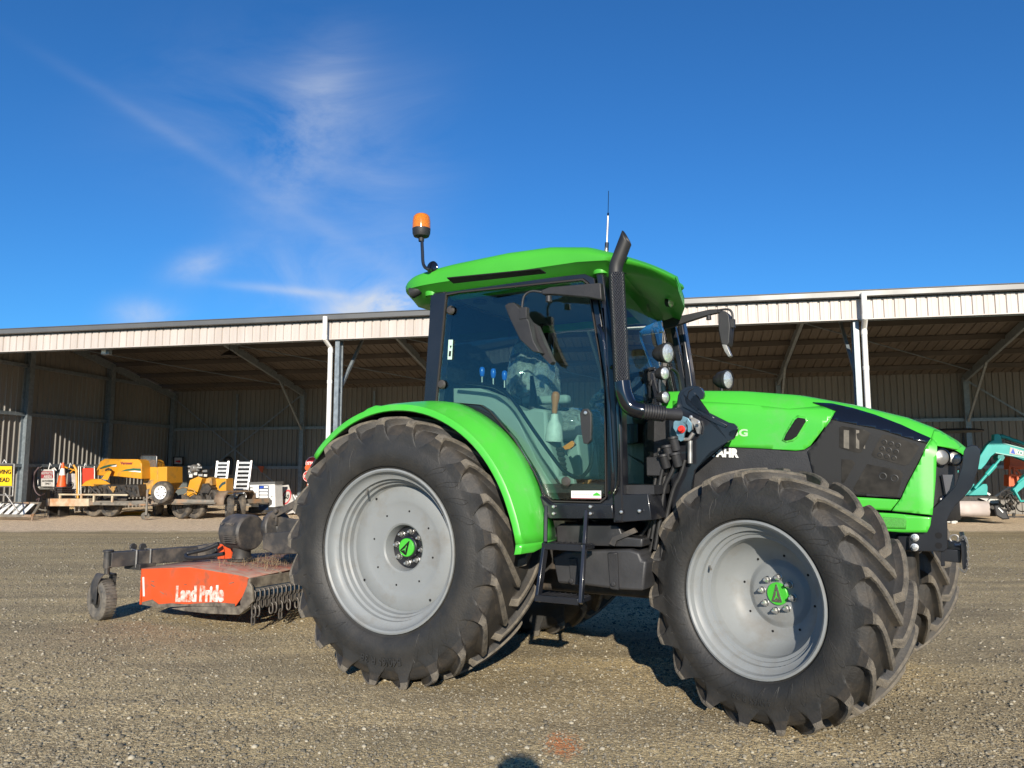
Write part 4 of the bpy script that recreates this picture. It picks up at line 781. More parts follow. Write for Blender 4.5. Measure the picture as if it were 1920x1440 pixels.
# front edge bar and the hanging chains
zf = pn[3].z; m = MB(); m.bb((uR-.02, -DV, zf-.085), (uR+.012, -DV+w_, zf-.004)); MX('front_bar', 'skid', m, bev=.004)
m = MB(); m.bb((uR+.012, -DV, zf-.10), (uR+.022, -DV+w_, zf-.090)); m.tube([(uR+.03, -DV+.01, zf-.11), (uR+.03, -DV+w_, zf-.11)], .006, 6); MX('chain_rod', 'steel', m)
link = []
for t in range(12):
    a = t*2*PI/12; link.append((math.cos(a)*.016, math.sin(a)*.030+(.012 if math.sin(a) > 0 else -.012)))
def chain(x, y, z, n, sw=0):
    m = MB()
    for k in range(n):
        cz = z-.035-k*.062; yk = y+sw*k*.03+rnd.uniform(-.003, .003); pts = [(Vector((x, yk+a, cz+b)) if k % 2 else Vector((x+a, yk+.3*a, cz+b))) for a, b in link]; m.tube(pts+[pts[0]], .0065, 6, caps=False)
    return m
for i in range(26):
    c = chain(uR+.03+rnd.uniform(-.003, .003), -DV+.025+i*.047, zf-.105, rnd.choice((2, 3, 3, 3, 4)), rnd.uniform(-.12, .10)); MX('guard_chain', 'chainm', c)
# dry cut grass heaped on the deck
hg = MB(); r2 = random.Random(3)
for i in range(1500):
    c = Vector((r2.uniform(uL+.5, uR-.05), r2.uniform(-.30, .75), 0)); c.z = lerp([(uL, pn[0].z), (pn[1].x, pn[1].z), (pn[3].x, pn[3].z)], c.x)+.02+r2.random()*.10*math.exp(-((c.x-uR+.3)/.22)**2-((c.y-.1)/.3)**2)
    if r2.random() < .6: c.x = uR-.30+r2.gauss(0, .13); c.y = .12+r2.gauss(0, .2)
    d = Vector((r2.gauss(0, 1), r2.gauss(0, 1), r2.gauss(0, .5))).normalized()*r2.uniform(.015, .045); s_ = d.cross(Vector((0, 0, 1))).normalized()*.0012; hg.add([c-d-s_, c-d+s_, c+d+s_, c+d-s_], [(0, 1, 2, 3)])
o = hg.build('dry_grass', 'hay', None, MO, smooth=0, fixn=False); o.location = TR.M @ MO; o.rotation_euler = (0, 0, TR.rz); tag(o, 'dry cut grass lying on the orange mower deck', 'dry grass'); o['kind'] = 'stuff'
# gearbox with shaft cover
gc = T(452, 997, .05); gu = Vector((1, -.06, 0)).normalized()
m = MB(); L_ = .145; m.lathe([(0, -L_-.03), (.05, -L_-.03), (.055, -L_-.012), (.09, -L_-.010), (.125, -L_), (.148, -L_+.03), (.155, -L_+.06), (.155, L_-.02), (.14, L_), (0, L_)], gc, (gu), 40)
gb = MX('gearbox_cover', 'mowblack', m, smooth=30)
for k in range(5): m = MB(); m.lathe([(.154, -.006), (.158, -.004), (.158, .004), (.154, .006)], gc+Vector((0, 0, 0))-gu*(-.02+.0*k), gu, 40, a0=0, a1=.01) if False else m.bb((gc.x-.03, gc.y-.165, gc.z-.02-k*.016), (gc.x+.12, gc.y-.10, gc.z-.012-k*.016)); MX('cover_rib', 'mowblack', m, gb)
m = MB(); m.lathe([(.062, 0), (.066, .0), (.066, .006), (.055, .012), (.05, .0)], gc-gu*(L_+.03), -gu, 24); MX('cover_boss', 'mowblack', m, gb)
m = MB(); a, b = T(431, 967, .05), T(476, 966, .05); put_text(m, 'NP 2199457', .035, gc+Vector((-.0, -.158, .075)), (1, 0, 0), (0, .35, 1), 0, .001); MX('cast_number', 'skid', m, gb, smooth=0, fixn=False)
dz = lambda u: lerp([(uL, pn[0].z), (pn[1].x, pn[1].z), (pn[3].x, pn[3].z)], u)+.02
m = MB(); zb = dz(gc.x); m.lathe([(.12, 0), (.12, .012), (.085, .02), (.075, .07), (.08, gc.z-.13-zb)], Vector((gc.x+.02, gc.y, zb)), (0, 0, 1), 28); MX('gearbox', 'dark', m, smooth=40)
m = MB(); m.lathe([(.13, -.03), (.15, 0), (.15, .05), (.12, .06), (.05, .08), (.05, .3)], T(515, 990, .05), (1, 0, .1), 28); m.prism([T(x, y, .2) for x, y in ((492, 1000), (560, 995), (566, 1038), (515, 1040), (492, 1030))], (0, .30, 0)); m.prism([T(x, y, .1) for x, y in ((498, 975), (520, 968), (560, 975), (560, 1000), (500, 1000))], (0, .03, 0)); MX('driveline_guard', 'mowblack', m, bev=.01)
m = MB(); m.tube([T(500, 985, .05), T(620, 975, .0)], .03, 12); MX('drive_shaft', 'dark', m)
m = MB(); m.bar(T(420, 1040, -.15), T(560, 940, -.1), .012, .06); m.bar(T(495, 975, .12), T(590, 925, .12), .012, .055); m.bar(T(522, 952, .1), T(520, 985, .1), .02, .05); m.lathe([(.022, 0), (.022, .02), (0, .022)], T(518, 958, .14), (0, -1, 0), 12); MX('hitch_brace', 'mowblack', m, bev=.003)
for dx in (0, 12):
    m = MB(); m.prism([T(x+dx, y, -.05) for x, y in ((408, 1052), (408, 1028), (412, 1020), (418, 1021), (422, 1030), (422, 1052))], (0, .015, 0)); MX('deck_lug', 'orange', m)
# tail boom and tail wheel
m = MB(); A0, A1 = T(205, 1049, .66), T(365, 1031, -.05); A1.z = A0.z; m.bar(A0, A1, .12, .125); bm_ = MX('tail_boom', 'mowblack', m, bev=.004)
m = MB(); e_ = (A1-A0).normalized(); m.bar(A0-e_*.004, A0+e_*.0, .10, .105); MX('boom_mouth', 'hole', m, bm_)
for px in (246, 270):
    m = MB(); c = A0.lerp(A1, (px-205)/150); n_ = e_.cross(Vector((0, 0, 1))); q = .068; m.tube([c+n_*q-Vector((0, 0, .08)), c+n_*q+Vector((0, 0, q)), c-n_*q+Vector((0, 0, q)), c-n_*q-Vector((0, 0, .08))], .008, 8); MX('u_bolt', 'steel', m, bm_)
m = MB(); c = A0.lerp(A1, .35); m.box(c+Vector((0, 0, -.075)), (.22, .16, .05)); 
for px in (250, 268): m.lathe([(.035, -.008), (.035, .008), (0, .008)], T(px, 1026, .35), (1, 0, 0), 16)
MX('boom_clamp', 'mowblack', m, bev=.004)
m = MB(); A2 = T(440, 1022, -.35); m.bar(A1+Vector((-.02, 0, .01)), A2, .12, .10); m.prism([T(x, y, -.1) for x, y in ((350, 1026), (400, 1018), (405, 1034), (395, 1040), (352, 1040))], (0, .10, 0)); MX('boom_bracket', 'mowblack', m, bev=.006)
m = MB(); m.tube([T(420, 1038, .15), T(380, 1045, .2), T(352, 1046, .2), T(352, 1038, .15), T(385, 1030, .1), T(410, 1020, .05)], .018, 10, smooth=5); MX('hydraulic_hose', 'hose', m)
wc = T(194, 1128, .66); wc.z = .165; ang = math.radians(-8)
wd = Vector((math.cos(ang), math.sin(ang), 0)); wa = Vector((-math.sin(ang), math.cos(ang), 0))  # wheel plane and axle
m = MB(); pv = T(202, 1050, .66); m.cyl(pv+Vector((0, 0, -.07)), pv+Vector((0, 0, .07)), .035); m.cyl(pv+Vector((0, 0, .07)), pv+Vector((0, 0, .085)), .045); m.cyl(pv+Vector((0, 0, -.12)), pv+Vector((0, 0, -.07)), .022)
fk = MX('wheel_fork', 'mowblack', m)
ft_ = pv+Vector((0, 0, -.12)); wc = Vector((pv.x-.05, pv.y, .165)); tyv = wa
for s_ in (1, -1):
    m = MB(); a = ft_+wa*s_*.055; pts = [ft_+wa*s_*.02, a+wd*-.02, ft_+wa*s_*.075+wd*-.06-Vector((0, 0, .09)), wc+wa*s_*.075+Vector((0, 0, .02)), wc+wa*s_*.075-Vector((0, 0, .03))]
    P_ = catmull(pts, 5); rows = []
    for i, p in enumerate(P_):
        wq = .075*(1-.45*i/len(P_)); rows.append([p+wd*wq, p+wd*wq+wa*.008, p-wd*wq+wa*.008, p-wd*wq])
    m.loft(rows, closed=True, caps=True); MX('fork_arm', 'mowblack', m, fk, bev=.002)
m = MB(); pr = [(.07, -.04), (.085, -.055), (.14, -.062), (.172, -.045), (.18, 0)]; pr += [(r, -d) for r, d in pr[::-1][1:]]; m.lathe(pr, wc, wa, 40); m.lathe([(.17, -.06), (.17, .06)], wc, wa, 3) if False else None
tw = MX('tail_wheel', mat('tail_rubber', (.06, .058, .055), .8, noise=.3, nscale=20, dirt=(.17, .15, .12), dscale=14, damt=.7, bump=.5, bscale=60), m)
for k in range(34):
    a = k*2*PI/34; m = None
mm = MB()
for k in range(40):
    a = k*2*PI/40; r_ = .181; x_ = wd*math.cos(a)+Vector((0, 0, 1))*math.sin(a); t_ = -wd*math.sin(a)+Vector((0, 0, 1))*math.cos(a); c = wc+x_*.176; mm.add([c+wa*.05-t_*.004, c+wa*.05+t_*.004, c+wa*.045+x_*.007+t_*.003, c-wa*.045+x_*.007+t_*.003, c-wa*.05+t_*.004, c-wa*.05-t_*.004, c-wa*.045+x_*.007-t_*.003, c+wa*.045+x_*.007-t_*.003], [(1, 0, 7, 2), (2, 7, 6, 3), (3, 6, 5, 4), (0, 1, 4, 5)])
MX('tread', 'lug', mm, tw)
m = MB(); m.lathe([(.03, -.065), (.03, -.05), (.075, -.04), (.075, .04), (.03, .05), (.03, .065)], wc, wa, 24); m.cyl(wc-wa*.085, wc+wa*.085, .012); MX('hub', 'dark', m, tw)
# ------------------------------------------------------------------ shed
shed = thing('machinery_shed', 'long open-fronted steel machinery shed with cream ribbed cladding and a grey gutter', 'shed', (0, 0, 0), frame=SH)
BX = lambda n, m_, mb, par=None, **k: mb.build(n, m_, par or shed, **k)
XL, XR, DP, ZE, ZR, YR, ZB = -15.3, 29.0, 10.2, 4.60, 5.33, 4.6, 4.18
def ribbed(o, a, b, L, W, pitch=.19, h=.028, rw=.035):
    """a sheet: o corner, a the unit direction across the ribs, b the unit direction along them"""
    o, a, b = Vector(o), Vector(a), Vector(b); n = a.cross(b); m = MB(); row = []; x = 0
    while x < L:
        for dx, dz in ((0, 0), (pitch*.40, 0), (pitch*.42, .004), (pitch*.5, .004), (pitch*.52, 0), (pitch-rw-.012, 0), (pitch-rw, h), (pitch-.012, h)):
            if x+dx <= L: row.append(o+a*(x+dx)+n*dz)
        x += pitch
    row.append(o+a*L); m.loft([row, [p+b*W for p in row]]); return m
BX('fascia', 'cream', ribbed((XR, -.02, 4.14), (-1, 0, 0), (0, 0, 1), XR-XL, .38), smooth=0, solid=.003)
m = MB(); m.bb((XL-.1, -.16, 4.545), (XR, -.015, 4.655)); m.bb((XL-.1, -.175, 4.65), (XR, -.15, 4.67)); BX('gutter', 'gutter', m, bev=.01)
m = MB(); m.bb((XL, 0.02, 4.12), (XR, .14, 4.16)); m.bb((XL, .05, 4.20), (XR, .12, 4.56)); BX('eave_beam', 'zinc', m)
m = MB(); m.bb((XL, -.03, 4.125), (XR, -.015, 4.145)); BX('fascia_trim', 'cream', m)
rl = math.hypot(YR+.1, ZR-ZE-.005)
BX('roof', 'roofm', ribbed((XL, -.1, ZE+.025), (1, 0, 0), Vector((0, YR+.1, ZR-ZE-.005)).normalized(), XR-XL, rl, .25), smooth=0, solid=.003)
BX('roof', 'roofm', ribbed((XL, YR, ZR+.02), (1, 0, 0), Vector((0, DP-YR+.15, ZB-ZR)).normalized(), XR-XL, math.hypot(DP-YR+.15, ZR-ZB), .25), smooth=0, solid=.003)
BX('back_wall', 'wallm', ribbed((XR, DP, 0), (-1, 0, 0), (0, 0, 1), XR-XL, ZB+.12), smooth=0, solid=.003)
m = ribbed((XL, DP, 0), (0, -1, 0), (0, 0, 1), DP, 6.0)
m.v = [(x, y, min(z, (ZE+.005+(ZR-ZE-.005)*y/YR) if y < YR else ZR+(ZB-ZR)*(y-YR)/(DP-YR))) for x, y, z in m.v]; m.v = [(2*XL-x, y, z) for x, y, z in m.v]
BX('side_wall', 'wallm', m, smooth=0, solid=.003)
fr_s = [-15.12, -9.85, -4.4, 1.05, 6.5, 11.9, 17.35, 22.8]
def ibeam(a, b, w=.10, h=.18): m = MB(); m.bar(a, b, w, .012) if False else None; return m
for i, s in enumerate(fr_s):
    m = MB(); m.bar((s, .1, ZE-.16), (s, YR, ZR-.16), .08, .22); m.bar((s, YR, ZR-.16), (s, DP-.1, ZB-.14), .08, .22); BX('rafter', 'zinc', m)
    m = MB(); m.bb((s-.075, DP-.22, 0), (s+.075, DP-.04, ZB-.1)); BX('back_post', 'zinc', m)
    if i: m = MB(); m.bar((s, DP-2.0, ZB+.26), (s, DP-.2, 2.75), .06, .06); BX('knee_brace', 'zinc', m)
    if i % 2 == 0:
        s = {2: -3.93, 4: 6.70}.get(i, s)
        m = MB(); m.bb((s-.05, .06, 0), (s+.05, .09, 4.55)); m.bb((s-.05, .24, 0), (s+.05, .27, 4.55)); m.bb((s-.012, .09, 0), (s+.012, .24, 4.55)); BX('front_post', 'zinc', m)
        if i: m = MB(); m.bar((s, 1.6, ZE-.05), (s, .2, 3.0), .06, .06); BX('knee_brace', 'zinc', m)
for k in range(4):
    y = .12+3.32*k; zt = (ZE+.005+(ZR-ZE-.005)*y/YR) if y < YR else ZR+(ZB-ZR)*(y-YR)/(DP-YR)
    if k in (1, 2): m = MB(); m.bb((XL+.04, y-.085, 0), (XL+.06, y+.085, zt-.1)); m.bb((XL+.23, y-.085, 0), (XL+.25, y+.085, zt-.1)); m.bb((XL+.06, y-.01, 0), (XL+.23, y+.01, zt-.1)); BX('wall_post', 'zinc', m)
for z in (1.42, 2.90, 4.32): m = MB(); m.bb((XL+.035, .1, z-.05), (XL+.12, DP-.2, z+.05)); BX('wall_girt', 'zinc', m)
for z in (1.38, 2.80): m = MB(); m.bb((XL+.2, DP-.12, z-.05), (XR, DP-.035, z+.05)); BX('back_girt', 'zinc', m)
for k in range(8):
    y = .9+k*1.2; zt = (ZE+.025+(ZR-ZE-.005)*(y+.1)/(YR+.1)) if y < YR else ZR+.02+(ZB-ZR)*(y-YR)/(DP-YR+.15)
    m = MB(); m.bb((XL+.05, y-.03, zt-.15), (XR, y+.03, zt-.012)); BX('purlin', 'roofm', m)
for i in range(len(fr_s)-1):
    mid = (fr_s[i]+fr_s[i+1])/2; m = MB(); m.bb((mid-.04, DP-.16, 0), (mid+.04, DP-.125, ZB-.1)); BX('mullion', 'zinc', m)
    if i in (0, 5): m = MB(); m.bar((fr_s[i], DP-.2, 4.0), (fr_s[i+1], DP-.2, .1), .012, .05); m.bar((fr_s[i], DP-.23, .1), (fr_s[i+1], DP-.23, 4.0), .012, .05); BX('cross_brace', 'zinc', m)
    m = MB(); m.bar((fr_s[i], .5, 4.55), (fr_s[i+1], 4.2, 5.15), .02, .02); m.bar((fr_s[i], YR+.6, 5.08), (fr_s[i+1], DP-.8, 4.2), .025, .025); BX('roof_brace', 'zinc', m)
for s in (-4.1, 6.80):
    m = MB(); m.tube([(s, -.22, 4.60), (s, -.22, 4.10), (s+.03, .02, 3.95), (s+.03, .02, 0)], .052, 16); dp_ = BX('downpipe', 'pvc', m)
    m = MB(); m.lathe([(.057, -.05), (.057, .05)], (s, -.22, 4.14), (0, 0, 1), 16); m.lathe([(.057, -.04), (.057, .04)], (s+.03, .02, 3.88), (0, 0, 1), 16); m.lathe([(.057, -.04), (.057, .04)], (s+.03, .02, 3.2), (0, 0, 1), 16); BX('pipe_collar', 'pvc', m, dp_)
p = S(200, 660, .35); m = MB(); m.box(p, (.22, .12, .14)); fl = BX('flood_lamp', 'zinc', m, bev=.01); m = MB(); m.box(p+Vector((-.03, -.063, 0)), (.12, .01, .09)); BX('lamp_glass', 'signwhite', m, fl)
p = S(430, 668, 3.2); m = MB(); m.lathe([(.03, .16), (.10, .12), (.22, .02), (.23, 0)], p, (0, 0, 1), 24); m.cyl(p+Vector((0, 0, .15)), p+Vector((0, 0, .55)), .01); BX('bay_lamp', 'dark', m)
p = S(1305, 822, 6); m = MB(); m.bb((XR-.01, 0, 0), (XR+.01, DP, 4.3)); BX('side_wall', 'wallm', m)
# ------------------------------------------------------------------ things in the shed
def hull(ps):
    bm = bmesh.new(); [bm.verts.new(p) for p in ps]; r = bmesh.ops.convex_hull(bm, input=bm.verts[:]); bmesh.ops.delete(bm, geom=list({e for e in r['geom_interior']+r['geom_unused'] if isinstance(e, bmesh.types.BMVert)}), context='VERTS')
    bm.verts.index_update(); o = ([v.co.copy() for v in bm.verts], [tuple(v.index for v in f.verts) for f in bm.faces]); bm.free(); return o
def gnd(px, py): return SH.Z(px, py, 0)
class Thing:
    def __init__(s, name, label, cat, loc, group=None):
        s.loc = Vector(loc); s.o = thing(name, label, cat, loc, 0, group, SH)
    def part(s, name, m_, mb, par=None, **k): return mb.build(name, m_, par or s.o, s.loc, **k)
    def flat(s, name, px, d, m_, t=.02, par=None, **k): mb = MB(); mb.prism([S(x, y, d) for x, y in px], (0, t, 0)); return s.part(name, m_, mb, par, **k)
def rect(a, b, c, d): return [(a, b), (c, b), (c, d), (a, d)]
def txt(t, par, s, size, px, d, m_, bold=.004, sx=1, xd=(1, 0, 0)): mb = MB(); put_text(mb, s, size, S(*px, d), xd, (0, 0, 1), bold, .003, sx); return t.part('lettering', m_, mb, par, smooth=0, fixn=False)
def wall_d(px, off=.3): return SH.X(px, 900, XL+off).y
# mowing ahead sign
d = 1.3
t = Thing('road_sign', 'yellow sign reading MOWING AHEAD on a steel frame stand at the left wall', 'sign', (S(2, 965, d).x, d, 0))
pl = t.flat('sign_plate', rect(-24, 874, 22, 911), d, 'signyellow', .012, bev=.002)
txt(t, pl, 'MOWING', .155, (0, 885), d-.012, 'signblack', .002); txt(t, pl, 'AHEAD', .155, (2, 900), d-.012, 'signblack', .002)
m = MB()
for a, b in (((-28, 870), (27, 870)), ((27, 870), (24, 930)), ((-28, 870), (-28, 930)), ((24, 930), (-28, 925)), ((10, 925), (36, 962)), ((-10, 925), (-30, 965)), ((-28, 912), (24, 912))): m.tube([S(*a, d+.03), S(*b, d+.03)], .018, 8)
t.part('frame', 'steel', m); m = MB(); m.tube([S(5, 868, d+.03), S(8, 862, d), S(12, 868, d+.03)], .012, 6); t.part('hook', 'white', m)
# striped barrier board lying down
g0 = gnd(20, 976); t = Thing('barrier_board', 'white-barred steel ramp panel leaning low at the far left', 'panel', g0)
o_ = Vector((g0.x-1.3, g0.y+.1, .12)); m = MB(); sl = Vector((0, .5, .30)); m.bar(o_, o_+Vector((1.85, 0, 0)), .07, .06); m.bar(o_+sl, o_+sl+Vector((1.6, 0, 0)), .06, .05); m.bar(o_+Vector((1.85, 0, 0)), o_+sl+Vector((1.6, 0, 0)), .06, .05); m.cyl(o_+Vector((1.85, 0, -.12)), o_+Vector((1.85, 0, 0)), .02); t.part('frame', 'trailerm', m)
for k in range(7): m = MB(); a = o_+Vector((.05+k*.24, .03, .02)); m.bar(a, a+Vector((-.10, .44, .26)), .12, .015); t.part('white_bar', 'signwhite', m)
# restricted area sign in a rack
d = wall_d(90, .5)
t = Thing('area_sign', 'faded RESTRICTED AREA sign hanging in a rack of steel frames on the side wall', 'sign', (S(89, 965, d).x, d, 0))
pl = t.flat('sign_plate', rect(77, 880, 102, 912), d, 'signgrey', .012); t.flat('red_band', rect(77, 883.5, 102, 897), d-.003, 'darkred', .002, pl)
txt(t, pl, 'RESTRICTED', .095, (89.5, 887.5), d-.006, 'signgrey', .002, .8); txt(t, pl, 'AREA', .12, (90, 894), d-.006, 'signgrey'); txt(t, pl, 'AUTHORISED', .07, (89.5, 902), d-.006, 'signblack', .001, .9); txt(t, pl, 'ONLY', .07, (89.5, 907), d-.006, 'signblack', .001)
for k in range(4): m = MB(); x0 = 71+k*1.6; y0 = 877-k*.8; m.tube([S(x0+2, y0, d+.04*k), S(x0, y0+5, d+.04*k), S(x0, 912, d+.04*k), S(x0+4, 917-k, d+.04*k), S(x0+30, 917-k, d+.04*k), S(x0+30, y0+8, d+.04*k), S(x0+26, y0+2, d+.04*k)], .012, 6); t.part('rack_frame', 'steel', m)
for x in (93, 113, 131, 159): m = MB(); m.tube([S(x-2, 880, d+.1), S(x+1, 868, d+.1), S(x+3, 873, d+.1)], .014, 6); solo(m, 'wall_hook', 'white', {93: 'white hook over the RESTRICTED AREA sign', 113: 'white hook on the rail left of the traffic cone tip', 131: 'white hook on the rail right of the traffic cone tip', 159: 'white hook on the rail over the red sign'}[x], 'hook', S(x, 870, d))
d2 = wall_d(72, .35); m = MB()
for k in range(3): m.tube([S(72+k, 876, d2), S(64-k, 890, d2), S(63-k*.7, 905, d2), S(67, 922, d2), S(76, 929, d2), S(84, 925, d2)], .018, 8, smooth=5)
m.tube([S(68, 938, d2), S(74, 934, d2), S(70, 944, d2), S(66, 948, d2)], .015, 6, smooth=3)
solo(m, 'coiled_hose', mat('old_hose', (.09, .06, .065), .6), 'dark rubber hose hanging in a loop on the side wall left of the faded sign', 'hose', S(72, 925, d2))
# cone stack
cd = 3.4; cb = S(114, 934, cd)
def cone(z, body=True):
    t = thing('traffic_cone', '', 'traffic cone', (cb.x, cb.y, z), 0, 'stacked traffic cones', SH)
    m = MB(); m.box((0, 0, .018), (.40, .40, .036)); m.lathe([(.155, .036), (.15, .05), (.14, .052)], (0, 0, 0), (0, 0, 1), 24); m.build('cone_base', 'conebase', t, bev=.008)
    m = MB(); H_ = .72 if body else .10
    r = lambda h: .135*(1-h/.72)+.025*(h/.72)
    hs_ = [.04, .2, .36, .36, .58, .58, .70, .72] if body else [.04, .10]
    m.lathe([(r(h), h) for h in hs_]+([(0, .72)] if body else []), (0, 0, 0), (0, 0, 1), 28); m.build('cone_body', 'coneorange', t)
    if body: m = MB(); m.lathe([(r(.37)+.002, .37), (r(.56)+.002, .56)], (0, 0, 0), (0, 0, 1), 28); m.build('white_band', 'signwhite', t)
    return t
base_z = S(114, 935, cd).z
m = MB(); a_, b_ = S(98, 936, cd+.1), S(132, 936, cd+.1); m.bb((a_.x, cd-.25, base_z-.03), (b_.x, cd+.3, base_z)); m.bb((a_.x+.1, cd-.15, 0), (a_.x+.16, cd+.2, base_z-.03)); m.bb((b_.x-.16, cd-.15, 0), (b_.x-.1, cd+.2, base_z-.03)); solo(m, 'cone_shelf', 'dark', 'dark low shelf carrying the stack of traffic cones', 'shelf', (cb.x, cd, 0))
c1 = cone(base_z, False); c1['label'] = 'traffic cone with only its black base showing in the stack'
for k in range(1, 5): c = copy_tree(c1); c.location.z += .058*k
c = cone(base_z+.058*5); c['label'] = 'orange traffic cone with white band on top of the stack of bases'
# yellow folding frame with a speed plate, red sign
d = 3.7
t = Thing('folding_stand', 'yellow metal folding stand with a small grey 60 plate beside the traffic cones', 'stand', S(138, 940, d))
m = MB(); m.tube([S(122, 874, d), S(119, 878, d), S(119, 935, d)], .02, 8); m.tube([S(138, 872, d), S(143, 880, d), S(146, 936, d)], .03, 8); m.tube([S(122, 876, d), S(146, 884, d)], .02, 8); m.tube([S(130, 888, d), S(143, 876, d)], .015, 8); t.part('frame', 'yellow', m)
pl = t.flat('plate', rect(127, 888, 142, 933), d+.05, 'signgrey', .01); mb = MB(); mb.lathe([(.085, 0), (.085, .004), (.068, .004)], S(133, 909, d+.03), (0, -1, 0), 24); t.part('ring', 'dark', mb, pl); txt(t, pl, '60', .09, (133, 909), d+.035, 'signblack', .002)
t = Thing('red_sign', 'plain red sign panel in a steel frame behind the yellow machine', 'sign', S(165, 940, d)); t.flat('sign_plate', rect(155, 878, 175, 907), d, mat('bright_red_panel', (.75, .045, .02), .5), .012)
m = MB()
for x in (147, 151, 177): m.tube([S(x, 874, d), S(x+1, 928, d)], .016, 6)
m.tube([S(147, 874, d), S(178, 877, d)], .016, 6); m.tube([S(152, 915, d), S(166, 905, d)], .012, 6); t.part('frame', 'steel', m)
t = Thing('leaning_sign', 'small dark yellow sign leaning behind the zinc wall post', 'sign', S(43, 918, 4.2)); t.flat('sign_plate', ((39, 900), (47, 900), (47, 917), (39, 914)), 4.2, 'yellowd', .01); t.flat('mark', ((41, 904), (43, 904), (43, 911), (41, 911)), 4.198, 'signblack', .001)
# trailers -------------------------------------------------------------------------
def twheel(t, px, py, d, r, yaw, m_r='steel', name='wheel', w=.17, rr=.62, z=None):
    c = S(px, py, d); c.z = r if z is None else z
    a = Vector((math.cos(yaw), math.sin(yaw), 0)); n = Vector((-a.y, a.x, 0))
    if n.y > 0: n = -n
    mb = MB(); pr = [(r*rr, -w/2), (r*.80, -w*.54), (r*.95, -w*.5), (r, -w*.36), (r, w*.36), (r*.95, w*.5), (r*.8, w*.54), (r*rr, w/2)]; mb.lathe(pr, c, n, 32); ty = t.part('tyre', 'smallrubber', mb)
    mb = MB(); mb.lathe([(r*rr, w*.5), (r*rr*.95, w*.35), (r*rr*.80, w*.25), (r*.3, w*.32), (r*.16, w*.30), (r*.16, w*.5), (0, w*.5)], c, n, 32); t.part('rim', m_r, mb, ty)
    return ty, c, n
W1 = .32
t1 = Thing('machine_trailer', 'rusty tandem flatbed trailer with a cream front beam carrying the yellow hooded machine', 'trailer', gnd(190, 972)); d = 2.9
m = MB(); a, b = S(86, 948, d), S(292, 951, d); m.bb((a.x, d, .34), (b.x, d+.08, .42)); m.bb((a.x, d+1.6, .34), (b.x, d+1.7, .42))
for k in range(7): x = a.x+(b.x-a.x)*k/6; m.bb((x, d, .35), (x+.06, d+1.7, .41))
m.bb((a.x+.9, d+.05, .42), (b.x, d+1.65, .45)); t1.part('chassis', 'trailerm', m, bev=.004)
m = MB(); m.prism([S(x, y, d-.01) for x, y in rect(87, 935, 166, 949)], (0, .25, 0)); t1.part('front_beam', 'palebeam', m, bev=.01)
m = MB(); m.bb((S(170, 0, d).x, d, .60), (S(290, 0, d).x, d+.04, .64))
for px in (171, 208, 230, 262): x = S(px, 0, d).x; m.bb((x, d, .42), (x+.05, d+.04, .62))
t1.part('side_rail', 'palebeam', m)
m = MB(); x = S(98, 0, d).x; m.bb((x-.03, d+.1, 0), (x+.03, d+.16, .4)); m.bb((x-.06, d+.07, 0), (x+.06, d+.2, .015)); t1.part('jack_leg', 'zinc', m)
m = MB(); m.tube([S(92, 958, d), S(90, 970, d), S(84, 977, d), S(78, 974, d)], .014, 6, smooth=4); m.tube([S(85, 950, d), S(84, 972, d)], .01, 6); m.tube([S(88, 957, d), S(74, 955, d), S(70, 948, d), S(76, 944, d)], .02, 6, smooth=3); m.lathe([(.05, 0), (0, .05)], S(67, 946, d), (-1, 0, 0), 10); t1.part('coupling', 'trailerm', m)
for px in (178, 208): twheel(t1, px, 965, d+.5, W1, .0, 'dark')  # pair under the deck: its shade is put into the dark rim colour
for px, dd in ((296, 1.2), (323, 1.7)): twheel(t1, px, 962, d+dd, W1, math.radians(-40), 'steel')
# yellow hooded machine on it
tg = Thing('yellow_chipper', 'large yellow hooded machine with green swoosh stripes on the rusty trailer', 'machine', (S(215, 950, d).x, d+.3, .45)); e = d+.35
hp = [S(x, y, e) for x, y in ((226, 864), (229, 861), (258, 861), (263, 864), (265.5, 870), (266, 898), (219, 893))]; lp_ = [S(x, y, e+.75) for x, y in ((178, 891), (181, 880), (188, 865), (195, 860.5), (200, 860))]+[S(205, 893, e+.5)]
m = MB(); m.add(*hull(hp+lp_+[p+Vector((0, 1.0, 0)) for p in hp])); hd = tg.part('hood', 'yellow', m, bev=.02, smooth=30)
def on(px, py):  # face between the two corners
    q = (px-178)/(222-178); return S(px, py, e+.75*(1-min(q, 1))-.008)
m = MB(); sw1 = [(186, 878), (194, 874), (205, 871), (219, 870), (210, 873), (198, 876), (188, 879)]; m.prism([on(*q) for q in sw1], (0, .004, 0)); m.prism([S(x, y, e-.006) for x, y in ((226, 884), (236, 880), (250, 878), (264, 879), (264, 883), (252, 882), (238, 883))], (0, .004, 0)); tg.part('stripe', mat('dark_green_stripe', (.02, .10, .06), .4), m, hd, fixn=False)
m = MB(); m.prism([S(x, y, e-.006) for x, y in ((240, 883.5), (252, 882.5), (264, 883.5), (264, 886), (256, 885))], (0, .004, 0)); m.prism([on(*q) for q in ((207, 874), (219, 871.5), (218, 875), (211, 875))], (0, .004, 0)); tg.part('stripe', 'signwhite', m, hd)
txt(tg, hd, 'Vermeer', .105, (237, 868.5), e-.012, 'darkred', .003, 1.0)
m = MB(); m.add(*hull([S(x, y, e+.05) for x, y in ((152, 911), (160, 903), (172, 899), (188, 898), (200, 903), (208, 908), (190, 907), (176, 912))]+[S(x, y, e+.6) for x, y in ((155, 909), (172, 897), (200, 902))])); tg.part('fender', 'yellow', m, bev=.01)
